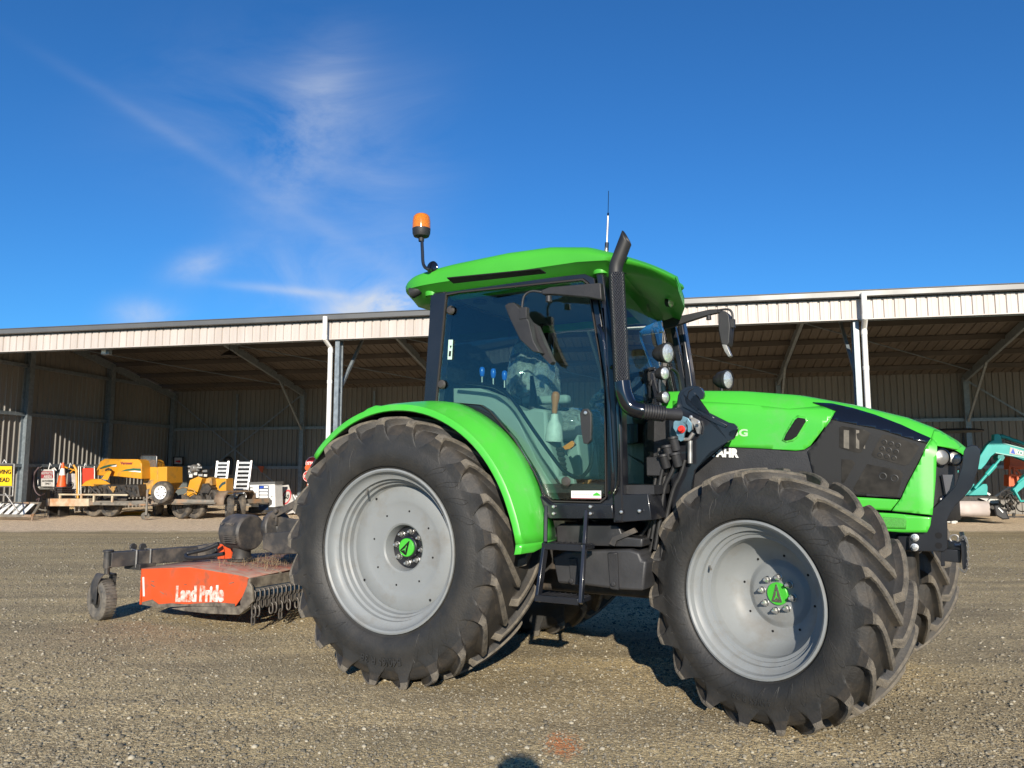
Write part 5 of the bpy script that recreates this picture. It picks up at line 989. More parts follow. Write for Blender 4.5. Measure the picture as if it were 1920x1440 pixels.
m = MB(); m.add(*hull([S(x, y, e-.05) for x, y in ((190, 898), (206, 878), (210, 882), (202, 900))]+[S(x, y, e+.12) for x, y in ((190, 898), (206, 878), (210, 882), (202, 900))])); tg.part('chute', 'yellow', m); m = MB(); m.tube([S(198, 882, e-.1), S(203, 879, e-.1), S(208, 881, e-.1)], .03, 8); tg.part('pad', 'dark', m)
m = MB(); m.prism([S(x, y, e) for x, y in ((166, 914), (176, 911), (258, 908), (262, 932), (200, 934), (168, 930))], (0, .8, 0)); tg.part('engine_bay', 'dark', m, bev=.02)
m = MB(); m.tube([S(168, 912, e-.1), S(175, 920, e-.1), S(185, 930, e-.1), S(168, 934, e-.1)], .03, 8, smooth=3); m.bb(S(172, 908, e-.05), S(258, 908.5, e)+Vector((0, 0, .01))); m.lathe([(.2, 0), (.2, .06), (.15, .07)], S(180, 928, e-.05), (0, -1, 0), 20); m.lathe([(.16, 0), (.16, .06), (0, .07)], S(232, 932, e-.05), (0, -1, 0), 20)
for k in range(9): m.cyl(S(180+k*9, 911+k % 3*3, e-.06), S(183+k*9, 918+k % 3*3, e-.02), .025, n=8)
tg.part('drive_parts', 'dark', m)
m = MB(); m.prism([S(x, y, e-.06) for x, y in ((203, 912), (218, 912), (212, 924))], (0, .03, 0)); tg.part('cover_plate', 'yellowd', m)
th_ = Thing('yellow_tank', 'tall yellow steel hopper with a black mesh screen above it, behind the hooded machine', 'hopper', (S(290, 950, d).x, d+.6, .45)); e2 = d+.7
m = MB(); m.prism([S(x, y, e2) for x, y in ((272, 876), (313, 875), (313, 906), (295, 930), (268, 924), (270, 900))], (0, .7, 0)); bd = th_.part('body', 'yellow', m, bev=.012); m = MB(); m.prism([S(x, y, e2-.004) for x, y in ((270, 903), (288, 899), (287, 914), (276, 926), (268, 922))], (0, .004, 0)); th_.part('grime', 'yellowd', m, bd); m = MB(); m.prism([S(x, y, e2-.005) for x, y in rect(295, 876, 296, 904)], (0, .005, 0)); th_.part('seam', 'yellowd', m, bd)
txt(th_, bd, 'Vermeer', .09, (283, 890), e2-.01, 'yellowd', .001, 1, xd=(0, 0, 1)) if False else None
m = MB(); m.tube([S(265, 876, e2), S(265, 855, e2), S(267, 853.5, e2), S(292, 853.5, e2), S(294, 856, e2), S(294, 876, e2)], .018, 8)
th_.part('screen_frame', 'black', m)
m = MB()
for k in range(18): m.tube([S(266+k*1.6, 854, e2+.01), S(266+k*1.6, 875, e2+.01)], .0035, 4)
for k in range(12): m.tube([S(265, 855+k*1.8, e2+.01), S(294, 855+k*1.8, e2+.01)], .0035, 4)
th_.part('mesh_screen', 'zinc', m)
# second trailer with spare wheel and ramps
d = 2.6
t2 = Thing('plant_trailer', 'grey tandem plant trailer with a rusty rear guard and a white-spoked spare wheel', 'trailer', gnd(360, 974))
a, b = S(281, 948, d), S(418, 950, d+.4); m = MB(); m.bar((a.x, d, .47), (b.x, d+.3, .44), .06, .14); m.bar((a.x, d+1.5, .47), (b.x+.5, d+1.9, .44), .06, .14); m.bar((b.x, d+.3, .44), (b.x+.5, d+1.9, .44), .06, .12); m.bb((a.x+.1, d+.05, .42), (b.x, d+1.7, .45)); m.bar((a.x, d, .45), (a.x-.35, d-.25, .45), .08, .08); t2.part('chassis', 'trailerm', m, bev=.004)
m = MB(); q = S(275, 950, d-.2); m.cyl((q.x, q.y, .78), (q.x, q.y, .12), .03); m.tube([(q.x, q.y, .78), (q.x+.1, q.y-.05, .80)], .012, 6); m.lathe([(.03, -.03), (.10, -.025), (.10, .025), (.03, .03)], (q.x-.03, q.y, .10), (.8, -.5, 0), 18); m.tube([(q.x-.1, q.y, .5), (q.x+.15, q.y, .62), (q.x+.1, q.y+.1, .5)], .03, 8); t2.part('jockey_wheel', 'trailerm', m)
ty, c, n = twheel(t2, 305, 923, d-.12, .29, 0, 'signwhite', z=S(305, 923, d-.12).z, w=.2)
for k in range(8):
    a = k*PI/4; m = MB(); m.lathe([(.018, 0), (.018, .012), (0, .013)], c+n*(.2*.29)+Vector((math.cos(a)*.12, 0, math.sin(a)*.12)), n, 8); t2.part('rim_slot', 'hole', m, ty)
for px, dd in ((342, .3), (368, .35)): twheel(t2, px, 965, d+dd+.2, W1, math.radians(-10), 'dark')  # far-side pair: dark rim colour stands in for the shadow on it
for px, dd in ((430, .5), (452, 1.1)): twheel(t2, px, 958, d+dd, W1, math.radians(-52), 'steel')
m = MB()
c1_, c2_ = S(426, 955, d+.5), S(455, 955, d+1.2); ax_ = (c2_-c1_); ax_.z = 0; ax_.normalize(); nn = Vector((ax_.y, -ax_.x, 0))
pth = [c1_-ax_*.40+Vector((0, 0, .38-c1_.z)), c1_-ax_*.36+Vector((0, 0, .62-c1_.z)), c1_-ax_*.2+Vector((0, 0, .74-c1_.z)), c2_+ax_*.2+Vector((0, 0, .74-c2_.z)), c2_+ax_*.36+Vector((0, 0, .62-c2_.z)), c2_+ax_*.40+Vector((0, 0, .38-c2_.z))]
m.loft([[p+nn*.16 for p in pth], [p-nn*.14 for p in pth]]); m.loft([[p+nn*.16 for p in pth], [p+nn*.16-Vector((0, 0, .05)) for p in pth]]); t2.part('wheel_guard', mat('rusty_guard', (.22, .16, .11), .65, noise=.25, nscale=5, dirt=(.12, .07, .05), dscale=3, damt=.4), m, solid=.008)
# ladders of aluminium standing at the back of that trailer
for i, (x0, x1, y0, y1, lean, lab) in enumerate(((403, 426, 865, 930, 5, 'aluminium loading ramp standing nearer the small yellow grinder'), (440, 467, 864, 936, 7, 'aluminium loading ramp standing next to the white generator'))):
    dd = d+1.7+i*.3; t = Thing('loading_ramp', lab, 'ramp', S((x0+x1)/2, y1, dd), 'aluminium loading ramps on the trailer')
    for xa in (x0, x1-2): m = MB(); tx = 6 if xa == x0 else 5; m.bar(S(xa+lean*1.0, y0, dd+.3), S(xa-2, y1, dd), .05, .07); t.part('side_rail', 'alum', m)
    for k in range(9):
        q = (k+.5)/9; m = MB(); a = S(x0+lean, y0, dd+.3).lerp(S(x0-2, y1, dd), q); b = S(x1-2+lean, y0, dd+.3).lerp(S(x1-4, y1, dd), q); m.bar(a, b, .05, .06); t.part('rung', 'alum', m)
# small stump grinder on trailer 2
t = Thing('stump_grinder', 'small yellow grinder with exposed engine standing on the grey trailer', 'machine', (S(358, 945, d+.5).x, d+.5, .45)); e = d+.5
m = MB(); m.add(*hull([S(x, y, e) for x, y in ((356, 900), (372, 893), (379, 897), (366, 935), (350, 933), (350, 922))]+[p+Vector((0, .35, 0)) for p in [S(x, y, e) for x, y in ((358, 900), (374, 894), (379, 898), (364, 934))]])); t.part('housing', 'yellow', m, bev=.012)
m = MB(); m.prism([S(x, y, e+.2) for x, y in ((383, 894), (396, 896), (398, 910), (383, 910))], (0, .4, 0)); t.part('engine_cover', 'yellowd', m, bev=.012)
m = MB(); r3 = random.Random(5)
for k in range(26):
    p = S(r3.uniform(357, 384), r3.uniform(874, 894), e+r3.uniform(0, .4)); m.box(p, (r3.uniform(.04, .14),)*2+(r3.uniform(.03, .1),), Matrix.Rotation(r3.random()*3, 3, 'Z'))
m.lathe([(.09, 0), (.10, .03), (.10, .10), (.08, .14), (0, .14)], S(368, 878, e+.1), (-.4, -1, 0), 20); m.cyl(S(371, 870, e), S(375, 874, e), .04, n=12); t.part('engine', 'steel', m, bev=.004)
m = MB(); m.tube([S(328, 919, e-.2), S(345, 914, e-.2), S(362, 918, e-.2), S(366, 924, e-.2)], .016, 8, smooth=4); m.tube([S(345, 928, e-.2), S(356, 921, e-.2), S(364, 925, e-.2)], .012, 6, smooth=4); t.part('guard_rail', 'yellowd', m)
m = MB(); m.prism([S(x, y, e+.1) for x, y in ((372, 908), (388, 906), (396, 916), (390, 926), (372, 924))], (0, .3, 0)); m.prism([S(x, y, e+.05) for x, y in ((366, 924), (378, 924), (384, 942), (372, 945))], (0, .25, 0)); m.bar(S(372, 926, e), S(374, 944, e), .05); t.part('lower_frame', 'dark', m, bev=.01)
twheel(t, 402, 932, e+.1, .20, math.radians(-35), 'dark', w=.16, z=S(402, 932, e+.1).z); twheel(t, 388, 935, e+.3, .17, math.radians(-35), 'dark', w=.14, z=S(388, 935, e+.3).z)
t = Thing('control_tower', 'upright yellow machine panel with dark swoosh, in front of the nearer loading ramp', 'machine', (S(414, 945, d+.9).x, d+.9, .45)); e = d+.9
m = MB(); m.prism([S(x, y, e) for x, y in ((404, 897), (424, 897), (424, 927), (408, 928), (402, 922), (406, 908))], (0, .35, 0)); bd = t.part('body', 'yellow', m, bev=.01); m = MB(); m.prism([S(x, y, e-.005) for x, y in ((410, 912), (416, 905), (423, 902), (423, 907), (417, 910), (411, 917))], (0, .004, 0)); t.part('stripe', mat('swoosh', (.03, .06, .06), .4), m, bd)
m = MB(); m.tube([S(402, 928, e), S(404, 945, e)], .03, 8); m.tube([S(420, 928, e), S(420, 945, e)], .03, 8); t.part('leg', 'dark', m)
# generator
e = d+2.2; g_ = gnd(495, 966); e = g_.y-.3
t = Thing('generator', 'white enclosed generator with grey grille slats and a blue badge', 'generator', (S(492, 960, e).x, e, 0))
m = MB(); m.prism([S(x, y, e) for x, y in ((468, 907), (515, 906), (516, 951), (470, 951))], (0, .45, 0)); bd = t.part('body', 'white', m, bev=.02)
t.flat('roof_edge', ((466, 904), (516, 903), (516, 908), (467, 909)), e-.01, 'gutter', .47, bd)
m = MB(); m.bb(S(466, 951, e)+Vector((0, 0, 0)), S(518, 962, e)+Vector((0, .45, 0))); t.part('base', 'dark', m)
gr = t.flat('grille_panel', rect(485, 910, 503, 956), e-.01, 'navy', .01, bd)
for k in range(5): t.flat('grille_slat', rect(486.5, 917+k*6, 502, 921.3+k*6), e-.02, 'signwhite', .008, gr)
t.flat('badge', ((487, 912), (494, 911.5), (494, 915), (487, 915.5)), e-.02, 'bluep', .006, gr); t.flat('badge_edge', rect(495, 911.5, 502, 915), e-.02, 'signwhite', .006, gr)
t.flat('panel_mark', rect(470, 926, 474, 930), e-.006, 'signblack', .004, bd); t.flat('door_latch', rect(509, 929, 510.5, 933), e-.006, 'signblack', .004, bd); t.flat('warning_mark', ((467, 944), (474, 941), (476, 944), (468, 947)), e-.006, 'signblack', .004, bd); t.flat('door_line', rect(503.5, 910, 504.2, 950), e-.006, 'gutter', .004, bd)
m = MB(); m.tube([S(455, 932, e-.6), S(461, 922, e-.6), S(468, 915, e-.5), S(474, 915, e-.3)], .012, 6, smooth=4); t.part('cable', 'hose', m)
# signs to the right of it
e = gnd(540, 962).y-.9
t = Thing('yellow_sign_plate', 'narrow yellow sign plate leaning between the generator and the speed sign', 'sign', S(523, 958, e+.2)); t.flat('plate', ((516, 921), (523, 921), (530, 950), (522, 952)), e+.2, 'signyellow', .01); t.flat('mark', rect(520, 931, 524, 937), e+.196, 'darkred', .002)
t = Thing('speed_sign', 'pale 60 speed sign with a faded red ring leaning behind the trailer', 'sign', S(540, 963, e))
qd = lambda px, py, o=0: S(px, py, e+.35*(962-py)/50-.0-o)
m = MB(); m.prism([qd(*q) for q in ((521, 911), (541, 909), (557, 960), (537, 964))], (0, .012, 0)); pl = t.part('plate', 'signgrey', m)
m = MB(); m.prism([qd(*q, .006) for q in ((520, 911), (522.5, 911), (539, 963), (536.5, 964))], (0, .012, 0)); t.part('edge', 'yellow', m, pl)
cc = qd(537, 932, .012); nx = (qd(541, 909)-qd(557, 960)).normalized(); xx = Vector((1, 0, 0)); zz = (nx-xx*nx.dot(xx)).normalized()
m = MB(); N_ = 28; ro, ri = .19, .145; o1 = [cc+xx*math.cos(k*2*PI/N_)*ro*.75+zz*math.sin(k*2*PI/N_)*ro*1.25 for k in range(N_)]; o2 = [cc+xx*math.cos(k*2*PI/N_)*ri*.75+zz*math.sin(k*2*PI/N_)*ri*1.25 for k in range(N_)]; m.ring(o1, o2, (0, .004, 0)); t.part('red_ring', mat('faded_red_ring', (.45, .06, .07), .5), m, pl)
m = MB(); put_text(m, '60', .2, cc, xx, zz, .004, .002, .8); t.part('lettering', 'signblack', m, pl, smooth=0, fixn=False)
m = MB(); m.tube([S(550, 928, e+.4), S(566, 956, e+.2), S(552, 962, e)], .02, 8); m.tube([S(555, 930, e+.4), S(570, 944, e+.2)], .02, 8); solo(m, 'sign_legs', 'white', 'white painted folding legs behind the speed sign by the tractor tyre', 'stand', S(558, 962, e))
def octo(c, r, k=8, rot=PI/8): return [c+Vector((math.cos(rot+i*2*PI/k)*r, 0, math.sin(rot+i*2*PI/k)*r)) for i in range(k)]
def stop(px, py, d, r, lab, nm='stop_sign'):
    c = S(px, py, d); t = Thing(nm, lab, 'sign', (c.x, d, 0)); m = MB(); m.prism(octo(c, r, 24), (0, .01, 0)); pl = t.part('disc', 'signred', m, smooth=0); m = MB(); m.ring(octo(c+Vector((0, -.003, 0)), r*.97, 24), octo(c+Vector((0, -.003, 0)), r*.90, 24), (0, .002, 0)); t.part('rim_line', 'signwhite', m, pl, smooth=0)
    m = MB(); put_text(m, 'STOP', r*.62, c+Vector((0, -.004, 0)), (1, 0, 0), (0, 0, 1), .004, .002); t.part('lettering', 'signwhite', m, pl, smooth=0, fixn=False)
    m = MB(); m.cyl((c.x, d+.03, 0), (c.x, d+.03, c.z), .018); t.part('handle', 'white', m); return t
stop(585, 869, 7.0, .22, 'upper red STOP disc on a pole in front of the shed back post'); stop(577.5, 893, 6.6, .17, 'lower smaller red STOP disc on a pole beside the rear tyre')
m = MB(); m.prism(octo(S(577, 877, 6.9), .10, 24), (0, .008, 0)); m.cyl(S(577, 877, 6.95), (S(577, 877, 6.95).x, 6.95, 0), .012); solo(m, 'orange_disc', 'machorange', 'small dull orange disc behind the lower STOP sign', 'sign', (S(577, 877, 6.9).x, 6.9, 0))
m = MB(); m.lathe([(.0, 0), (.13, 0), (.13, .36), (.12, .38), (0, .38)], S(592, 898, 6.0), (0, 0, 1), 24); m.bb(S(586, 898, 5.9)+Vector((0, 0, -.9)), S(600, 898, 6.2)+Vector((0, 0, -.003))); solo(m, 'white_drum', 'white', 'white cylinder standing on a box just left of the rear tyre', 'drum', (S(592, 960, 6).x, 6.0, 0))
m = MB(); m.prism([S(x, y, 9.9) for x, y in ((483, 874), (495, 874), (492, 887), (488, 884))], (0, .01, 0)); solo(m, 'pennant', mat('dull_orange_cloth', (.42, .09, .04), .8), 'small dull orange pennant hanging on the back wall rail', 'flag', S(489, 880, 9.9))
t = Thing('wall_notice', 'framed white notice with a red mark on the back wall', 'notice', S(334, 864, 9.95)); t.flat('frame', rect(325, 856, 343, 872), 9.95, 'black', .04); t.flat('paper', rect(327, 858, 341, 870), 9.94, 'signgrey', .01); t.flat('red_mark', ((329, 864), (337, 863), (339, 865), (337, 867.5), (329, 866)), 9.935, 'signred', .004)
m = MB(); m.prism([S(x, y, 9.0) for x, y in rect(322, 876, 350, 940)], (0, .6, 0)); solo(m, 'steel_cabinet', mat('grey_cabinet', (.10, .115, .115), .5), 'plain dark grey steel cabinet against the back wall under the framed notice', 'cabinet', (S(336, 940, 9).x, 9.0, 0), bev=.01)
m = MB(); m.tube([S(425, 868, 9.8), S(422, 862, 9.8), S(428, 858, 9.8), S(434, 862, 9.8), S(435, 874, 9.8), S(432, 890, 9.8)], .05, 8, smooth=4); solo(m, 'hanging_hose', 'hose', 'thick black hose hung on the back wall behind the nearer loading ramp', 'hose', S(430, 875, 9.8))
m = MB(); q = gnd(248, 968); m.add(*hull([S(x, y, q.y+.6) for x, y in ((222, 968), (228, 960), (272, 958), (272, 966), (262, 970))]+[S(x, y, q.y+1.0) for x, y in ((226, 966), (270, 959))])); solo(m, 'yellow_block', 'yellow', 'bright yellow moulded block on the ground under the rusty trailer', 'block', (q.x, q.y+.6, 0), bev=.02)
m = MB(); m.bb(S(372, 966, 6.2), S(412, 962, 6.6)); solo(m, 'red_beam', mat('red_oxide', (.55, .10, .05), .6), 'low red beam lying under the grey trailer', 'beam', S(390, 966, 6.2))
for k, (a, b) in enumerate((((127, 973), (131, 958)), ((132, 973), (133, 958)), ((137, 973), (136, 958)), ((155, 973), (152, 958)))):
    m = MB(); m.bar(S(*a, 4.6), S(*b, 4.9)+Vector((0, 0, .25)), .06, .03); solo(m, 'timber_stake', 'wood', 'pale timber stake leaning under the rusty trailer beam', 'stake', S(*a, 4.6), group='timber stakes under the trailer')
# excavator at the right ---------------------------------------------------------------
e = 6.0
X4 = lambda pts: [(1800+x/6, 780+y/6) for x, y in pts]
t = Thing('mini_excavator', 'teal mini excavator with black canopy and pale dozer blade in the shed', 'excavator', (S(1835, 970, e).x, e+.3, 0))
m = MB(); m.prism([S(x, y, e) for x, y in X4(((195, 600), (210, 470), (300, 335), (345, 285), (385, 268), (388, 205), (430, 200), (458, 215), (480, 300), (560, 330), (760, 385), (900, 450), (900, 560), (720, 470), (560, 445), (400, 415), (350, 455), (290, 545), (240, 600)))], (0, .20, 0)); bo = t.part('boom', 'teal', m, bev=.012)
m = MB(); m.prism([S(x, y, e-.012) for x, y in X4(((480, 300), (760, 372), (900, 440), (900, 448), (760, 382), (480, 310)))], (0, .03, 0)); m.prism([S(x, y, e-.012) for x, y in X4(((400, 408), (560, 436), (760, 468), (760, 478), (560, 446), (400, 418)))], (0, .03, 0)); t.part('boom_edge', mat('pale_teal_edge', (.25, .5, .45), .4), m, bo)
m = MB(); m.prism([S(x, y, e-.006) for x, y in X4(((565, 350), (720, 395), (720, 455), (555, 425)))], (0, .004, 0)); dc = t.part('decal', 'signgrey', m, bo); m = MB(); m.prism([S(x, y, e-.010) for x, y in X4(((572, 415), (598, 362), (620, 428)))], (0, .003, 0)); t.part('decal_mark', 'bluep', m, dc); m = MB(); m.prism([S(x, y, e-.010) for x, y in X4(((640, 385), (712, 405), (712, 440), (640, 420)))], (0, .003, 0)); t.part('decal_mark', 'teald', m, dc)
m = MB(); put_text(m, 'KO', .12, S(1911, 849, e-.016), (1, 0, -.28), (.28, 0, 1), .004, .002); t.part('lettering', 'signwhite', m, dc, smooth=0, fixn=False)
m = MB(); m.tube([S(1880, 818, e+.1), S(1960, 846, e+.1)], .045, 14); m.tube([S(1875, 818, e+.1), S(1882, 819, e+.1)], .06, 12); t.part('boom_cylinder', 'teal', m)
m = MB(); m.tube([S(1884, 824, e+.02), S(1960, 852, e+.02)], .012, 6); m.tube([S(1884, 828, e+.02), S(1960, 856, e+.02)], .010, 6); t.part('hydraulic_pipe', 'hose', m)
m = MB(); m.tube([S(1850, 890, e-.05), S(1866, 872, e-.05)], .055, 14); m.tube([S(1866, 872, e-.05), S(1876, 860, e-.05)], .03, 12); m.tube([S(1828, 916, e-.05), S(1850, 890, e-.05)], .035, 12); t.part('swing_cylinder', 'teal', m)
m = MB(); m.prism([S(x, y, e-.05) for x, y in X4(((430, 440), (490, 435), (505, 470), (480, 505), (440, 500), (425, 470)))], (0, .3, 0)); t.part('pivot_bracket', 'teald', m)
m = MB(); m.prism([S(x, y, e+.1) for x, y in ((1745, 880), (1800, 882), (1816, 900), (1832, 912), (1832, 932), (1745, 932))], (0, 1.0, 0)); m.prism([S(x, y, e-.1) for x, y in X4(((160, 840), (260, 765), (300, 765), (312, 800), (308, 890), (100, 892)))], (0, .35, 0)); bdy = t.part('body', 'teal', m, bev=.02)
m = MB(); cp = S(1789, 808, e+.5); m.lathe([(.0, .06), (.45, .05), (.66, .02), (.68, -.01), (.64, -.03), (.3, -.05), (0, -.05)], cp, (0, 0, 1), 36); m.tube([S(1806, 812, e+.5), S(1808, 900, e+.5)], .03, 8); m.tube([S(1768, 812, e+.9), S(1766, 900, e+.9)], .03, 8); t.part('canopy', 'blackp', m)
m = MB(); m.prism([S(x, y, e+.3) for x, y in rect(1752, 801, 1760, 808)], (0, .1, 0)); t.part('tail_light', 'red', m)
m = MB(); m.add(*hull([S(x, y, q) for q in (e-.2, e+.1) for x, y in ((1775, 930), (1868, 930), (1878, 945), (1870, 968), (1775, 968), (1765, 948))])); t.part('track', 'dark', m, bev=.03); m = MB(); m.add(*hull([S(x, y, q) for q in (e+1.0, e+1.3) for x, y in ((1775, 930), (1868, 930), (1878, 945), (1870, 968), (1775, 968), (1765, 948))])); t.part('track', 'dark', m, bev=.03)
m = MB(); bz = [S(1700, 954, e-.6), S(1855, 954, e-.6)]; P_ = [(0, .0, .20), (-.05, 0, .08), (-.06, 0, -.05), (0, 0, -.17)]; rows = [[Vector((bz[0].x, e-.6+a, bz[0].z+c)) for a, b, c in P_], [Vector((bz[1].x, e-.6+a, bz[0].z+c)) for a, b, c in P_]]; m.loft(rows); t.part('dozer_blade', 'blade', m, solid=.03, smooth=50)
m = MB(); m.bb((bz[1].x-.9, e-.75, 0), (bz[1].x-.8, e-.5, .12)); m.bb((bz[0].x, e-.7, .02), (bz[1].x-.75, e-.5, .06)); m.prism([S(x, y, e-.3) for x, y in X4(((220, 925), (430, 935), (440, 980), (360, 985)))], (0, .2, 0)); t.part('blade_foot', 'steel', m)
m = MB(); m.tube([S(1849, 924, e), S(1856, 928, e)], .03, 8); t.part('white_cap', 'signwhite', m)
t = Thing('hydraulic_auger', 'teal linkage arm with a dark hydraulic head and black bucket at the right edge', 'attachment', S(1890, 972, e-.8)); e3 = e-.8
m = MB(); m.prism([S(x, y, e3) for x, y in X4(((600, 815), (625, 800), (720, 670), (900, 560), (900, 700), (720, 800), (660, 850), (620, 900), (590, 870)))], (0, .15, 0)); m.tube([S(1902, 918, e3-.05), S(1914, 940, e3-.05), S(1935, 938, e3-.05)], .03, 8); m.tube([S(1908, 905, e3-.08), S(1940, 880, e3-.08)], .03, 8); t.part('arm', 'teal', m, bev=.01)
m = MB(); m.add(*hull([S(x, y, q) for q in (e3-.05, e3+.35) for x, y in X4(((380, 1010), (430, 1000), (520, 1070), (560, 1160), (480, 1165), (400, 1120)))])); bk = t.part('bucket', 'blackp', m, bev=.03); m = MB(); m.prism([S(x, y, e3-.06) for x, y in X4(((428, 1035), (440, 1030), (490, 1080), (480, 1090)))], (0, .004, 0)); t.part('bucket_mark', 'signwhite', m, bk)
m = MB(); r3 = random.Random(9)
for k in range(22):
    p = S(r3.uniform(1880, 1904), r3.uniform(930, 966), e3+r3.uniform(0, .3)); m.cyl(p, p+Vector((r3.uniform(-.08, .08), r3.uniform(-.05, .05), r3.uniform(-.12, .12))), r3.uniform(.02, .05), n=10)
m.tube([S(1875, 940, e3), S(1876, 925, e3), S(1888, 919, e3), S(1900, 925, e3)], .012, 6, smooth=4); m.tube([S(1890, 955, e3), S(1884, 935, e3), S(1895, 925, e3), S(1902, 935, e3)], .012, 6, smooth=4); m.lathe([(.13, 0), (.13, .06), (.1, .07)], S(1917, 950, e3), (-.6, -1, 0), 20); m.bb(S(1890, 972, e3)+Vector((0, 0, .02)), S(1925, 968, e3)+Vector((0, .1, 0))); t.part('hydraulic_head', 'dark', m, bev=.004)
t = Thing('orange_machine', 'orange machine frame in the shade behind the excavator boom', 'machine', S(1904, 915, 8.4)); e = 8.4
m = MB(); m.prism([S(x, y, e) for x, y in rect(1893, 856, 1922, 880)], (0, .4, 0)); m.prism([S(x, y, e) for x, y in rect(1893, 890, 1908, 912)], (0, .4, 0)); t.part('body', 'machorange', m, bev=.01)
m = MB()
for a, b in (((1892, 874), (1922, 876)), ((1893, 874), (1893, 912)), ((1901, 876), (1902, 890)), ((1904, 880), (1918, 895)), ((1892, 890), (1920, 892)), ((1907, 890), (1909, 905))): m.bar(S(*a, e-.1), S(*b, e-.1), .05, .05)
t.part('rail', 'machorange', m)
# ------------------------------------------------------------------ ground
m = MB(); n = 90
xs = [-400, -150, -70]+[-40+80*i/n for i in range(n+1)]+[70, 150, 400]; ys = [-60, -20, -5]+[-1+40*i/n for i in range(n+1)]+[60, 150, 400, 900]
from mathutils import noise as mn
rows = [[Vector((x, y, .0 if abs(x) > 30 or y > 30 or y < 0 else .012*mn.noise(Vector((x*.5, y*.5, 0)))-.006)) for x in xs] for y in ys]
m.loft(rows)
gm_ = bpy.data.materials.new('gravel_ground'); gm_.use_nodes = True; nt = gm_.node_tree; N = nt.nodes; L = nt.links; b = N['Principled BSDF']; b.inputs['Roughness'].default_value = .95; b.inputs['Specular IOR Level'].default_value = .2
geo = N.new('ShaderNodeNewGeometry')
def nz(scale, det=6, rough=.6, src=None, dist=0):
    q = N.new('ShaderNodeTexNoise'); q.inputs['Scale'].default_value = scale; q.inputs['Detail'].default_value = det; q.inputs['Roughness'].default_value = rough; q.inputs['Distortion'].default_value = dist; L.new(src or geo.outputs['Position'], q.inputs['Vector']); return q.outputs['Fac']
def ramp(f, *st):
    r = N.new('ShaderNodeValToRGB'); e = r.color_ramp.elements
    while len(e) < len(st): e.new(.5)
    for i, (p, c) in enumerate(st): e[i].position = p; e[i].color = (*c, 1) if len(c) == 3 else c
    L.new(f, r.inputs[0]); return r.outputs[0]
def mixc(f, a, b_, mode='MIX'):
    q = N.new('ShaderNodeMix'); q.data_type = 'RGBA'; q.blend_type = mode
    for s_, v in (('Factor', f), ('A', a), ('B', b_)):
        if isinstance(v, (int, float)): q.inputs[s_].default_value = v
        elif isinstance(v, tuple): q.inputs[s_].default_value = (*v, 1)
        else: L.new(v, q.inputs[s_])
    return q.outputs['Result']
def mm_(op, a, b_=None, c=None):
    q = N.new('ShaderNodeMath'); q.operation = op
    for i, v in enumerate((a, b_, c)):
        if v is None: continue
        if isinstance(v, (int, float)): q.inputs[i].default_value = v
        else: L.new(v, q.inputs[i])
    return q.outputs[0]
vo = N.new('ShaderNodeTexVoronoi'); vo.inputs['Scale'].default_value = 62; L.new(geo.outputs['Position'], vo.inputs['Vector'])
vo2 = N.new('ShaderNodeTexVoronoi'); vo2.inputs['Scale'].default_value = 140; L.new(geo.outputs['Position'], vo2.inputs['Vector'])
sp_ = N.new('ShaderNodeSeparateColor'); L.new(vo.outputs['Color'], sp_.inputs[0]); sp2 = N.new('ShaderNodeSeparateColor'); L.new(vo2.outputs['Color'], sp2.inputs[0])
stone = ramp(sp_.outputs[0], (0, (.17, .14, .095)), (.35, (.33, .27, .18)), (.7, (.47, .39, .26)), (.93, (.75, .65, .46)))
stone2 = ramp(sp2.outputs[0], (0, (.12, .10, .065)), (.5, (.34, .28, .185)), (1, (.60, .50, .34)))
base = mixc(.45, stone, stone2)
mp = N.new('ShaderNodeMapping'); mp.inputs['Scale'].default_value = (.35, 1.0, 1); mp.inputs['Rotation'].default_value = (0, 0, .12); L.new(geo.outputs['Position'], mp.inputs[0])
pat = nz(1.1, 7, .62, mp.outputs[0], .4)
base = mixc(ramp(pat, (.40, (0, 0, 0)), (.62, (1, 1, 1))), base, mixc(.60, base, (.15, .135, .11)))
pat2 = nz(.55, 5, .6, mp.outputs[0], .2); base = mixc(mm_('MULTIPLY', ramp(pat2, (.5, (0, 0, 0)), (.68, (1, 1, 1))), .5), base, (.50, .42, .27))
sx_ = N.new('ShaderNodeSeparateXYZ'); L.new(geo.outputs['Position'], sx_.inputs[0])
# farther out the fines are greyer
far = mm_('MULTIPLY', ramp(mm_('DIVIDE', sx_.outputs[1], 20), (.3, (0, 0, 0)), (.6, (1, 1, 1))), .45); base = mixc(far, base, (.19, .165, .12)); base = mixc(1.0, base, (1.55, 1.48, 1.27), 'MULTIPLY')
mp2 = N.new('ShaderNodeMapping'); mp2.inputs['Scale'].default_value = (.10, 1.0, 1); mp2.inputs['Rotation'].default_value = (0, 0, -.05); L.new(geo.outputs['Position'], mp2.inputs[0])
base = mixc(1.0, base, ramp(nz(2.2, 6, .6, mp2.outputs[0], .5), (.36, (.80, .80, .82)), (.52, (1, 1, 1)), (.68, (1.18, 1.16, 1.10))), 'MULTIPLY')
# sandy apron in front of and under the shed
edge = mm_('ADD', sx_.outputs[1], mm_('MULTIPLY', mm_('SUBTRACT', nz(1.6, 6), .5), 1.1)); ap = ramp(mm_('MULTIPLY', mm_('SUBTRACT', edge, 15.6), .5), (.3, (0, 0, 0)), (.65, (1, 1, 1)))
sand = mixc(ramp(nz(9, 8, .7), (.35, (0, 0, 0)), (.6, (1, 1, 1))), (.66, .49, .32), (.95, .78, .57)); base = mixc(ap, base, sand)
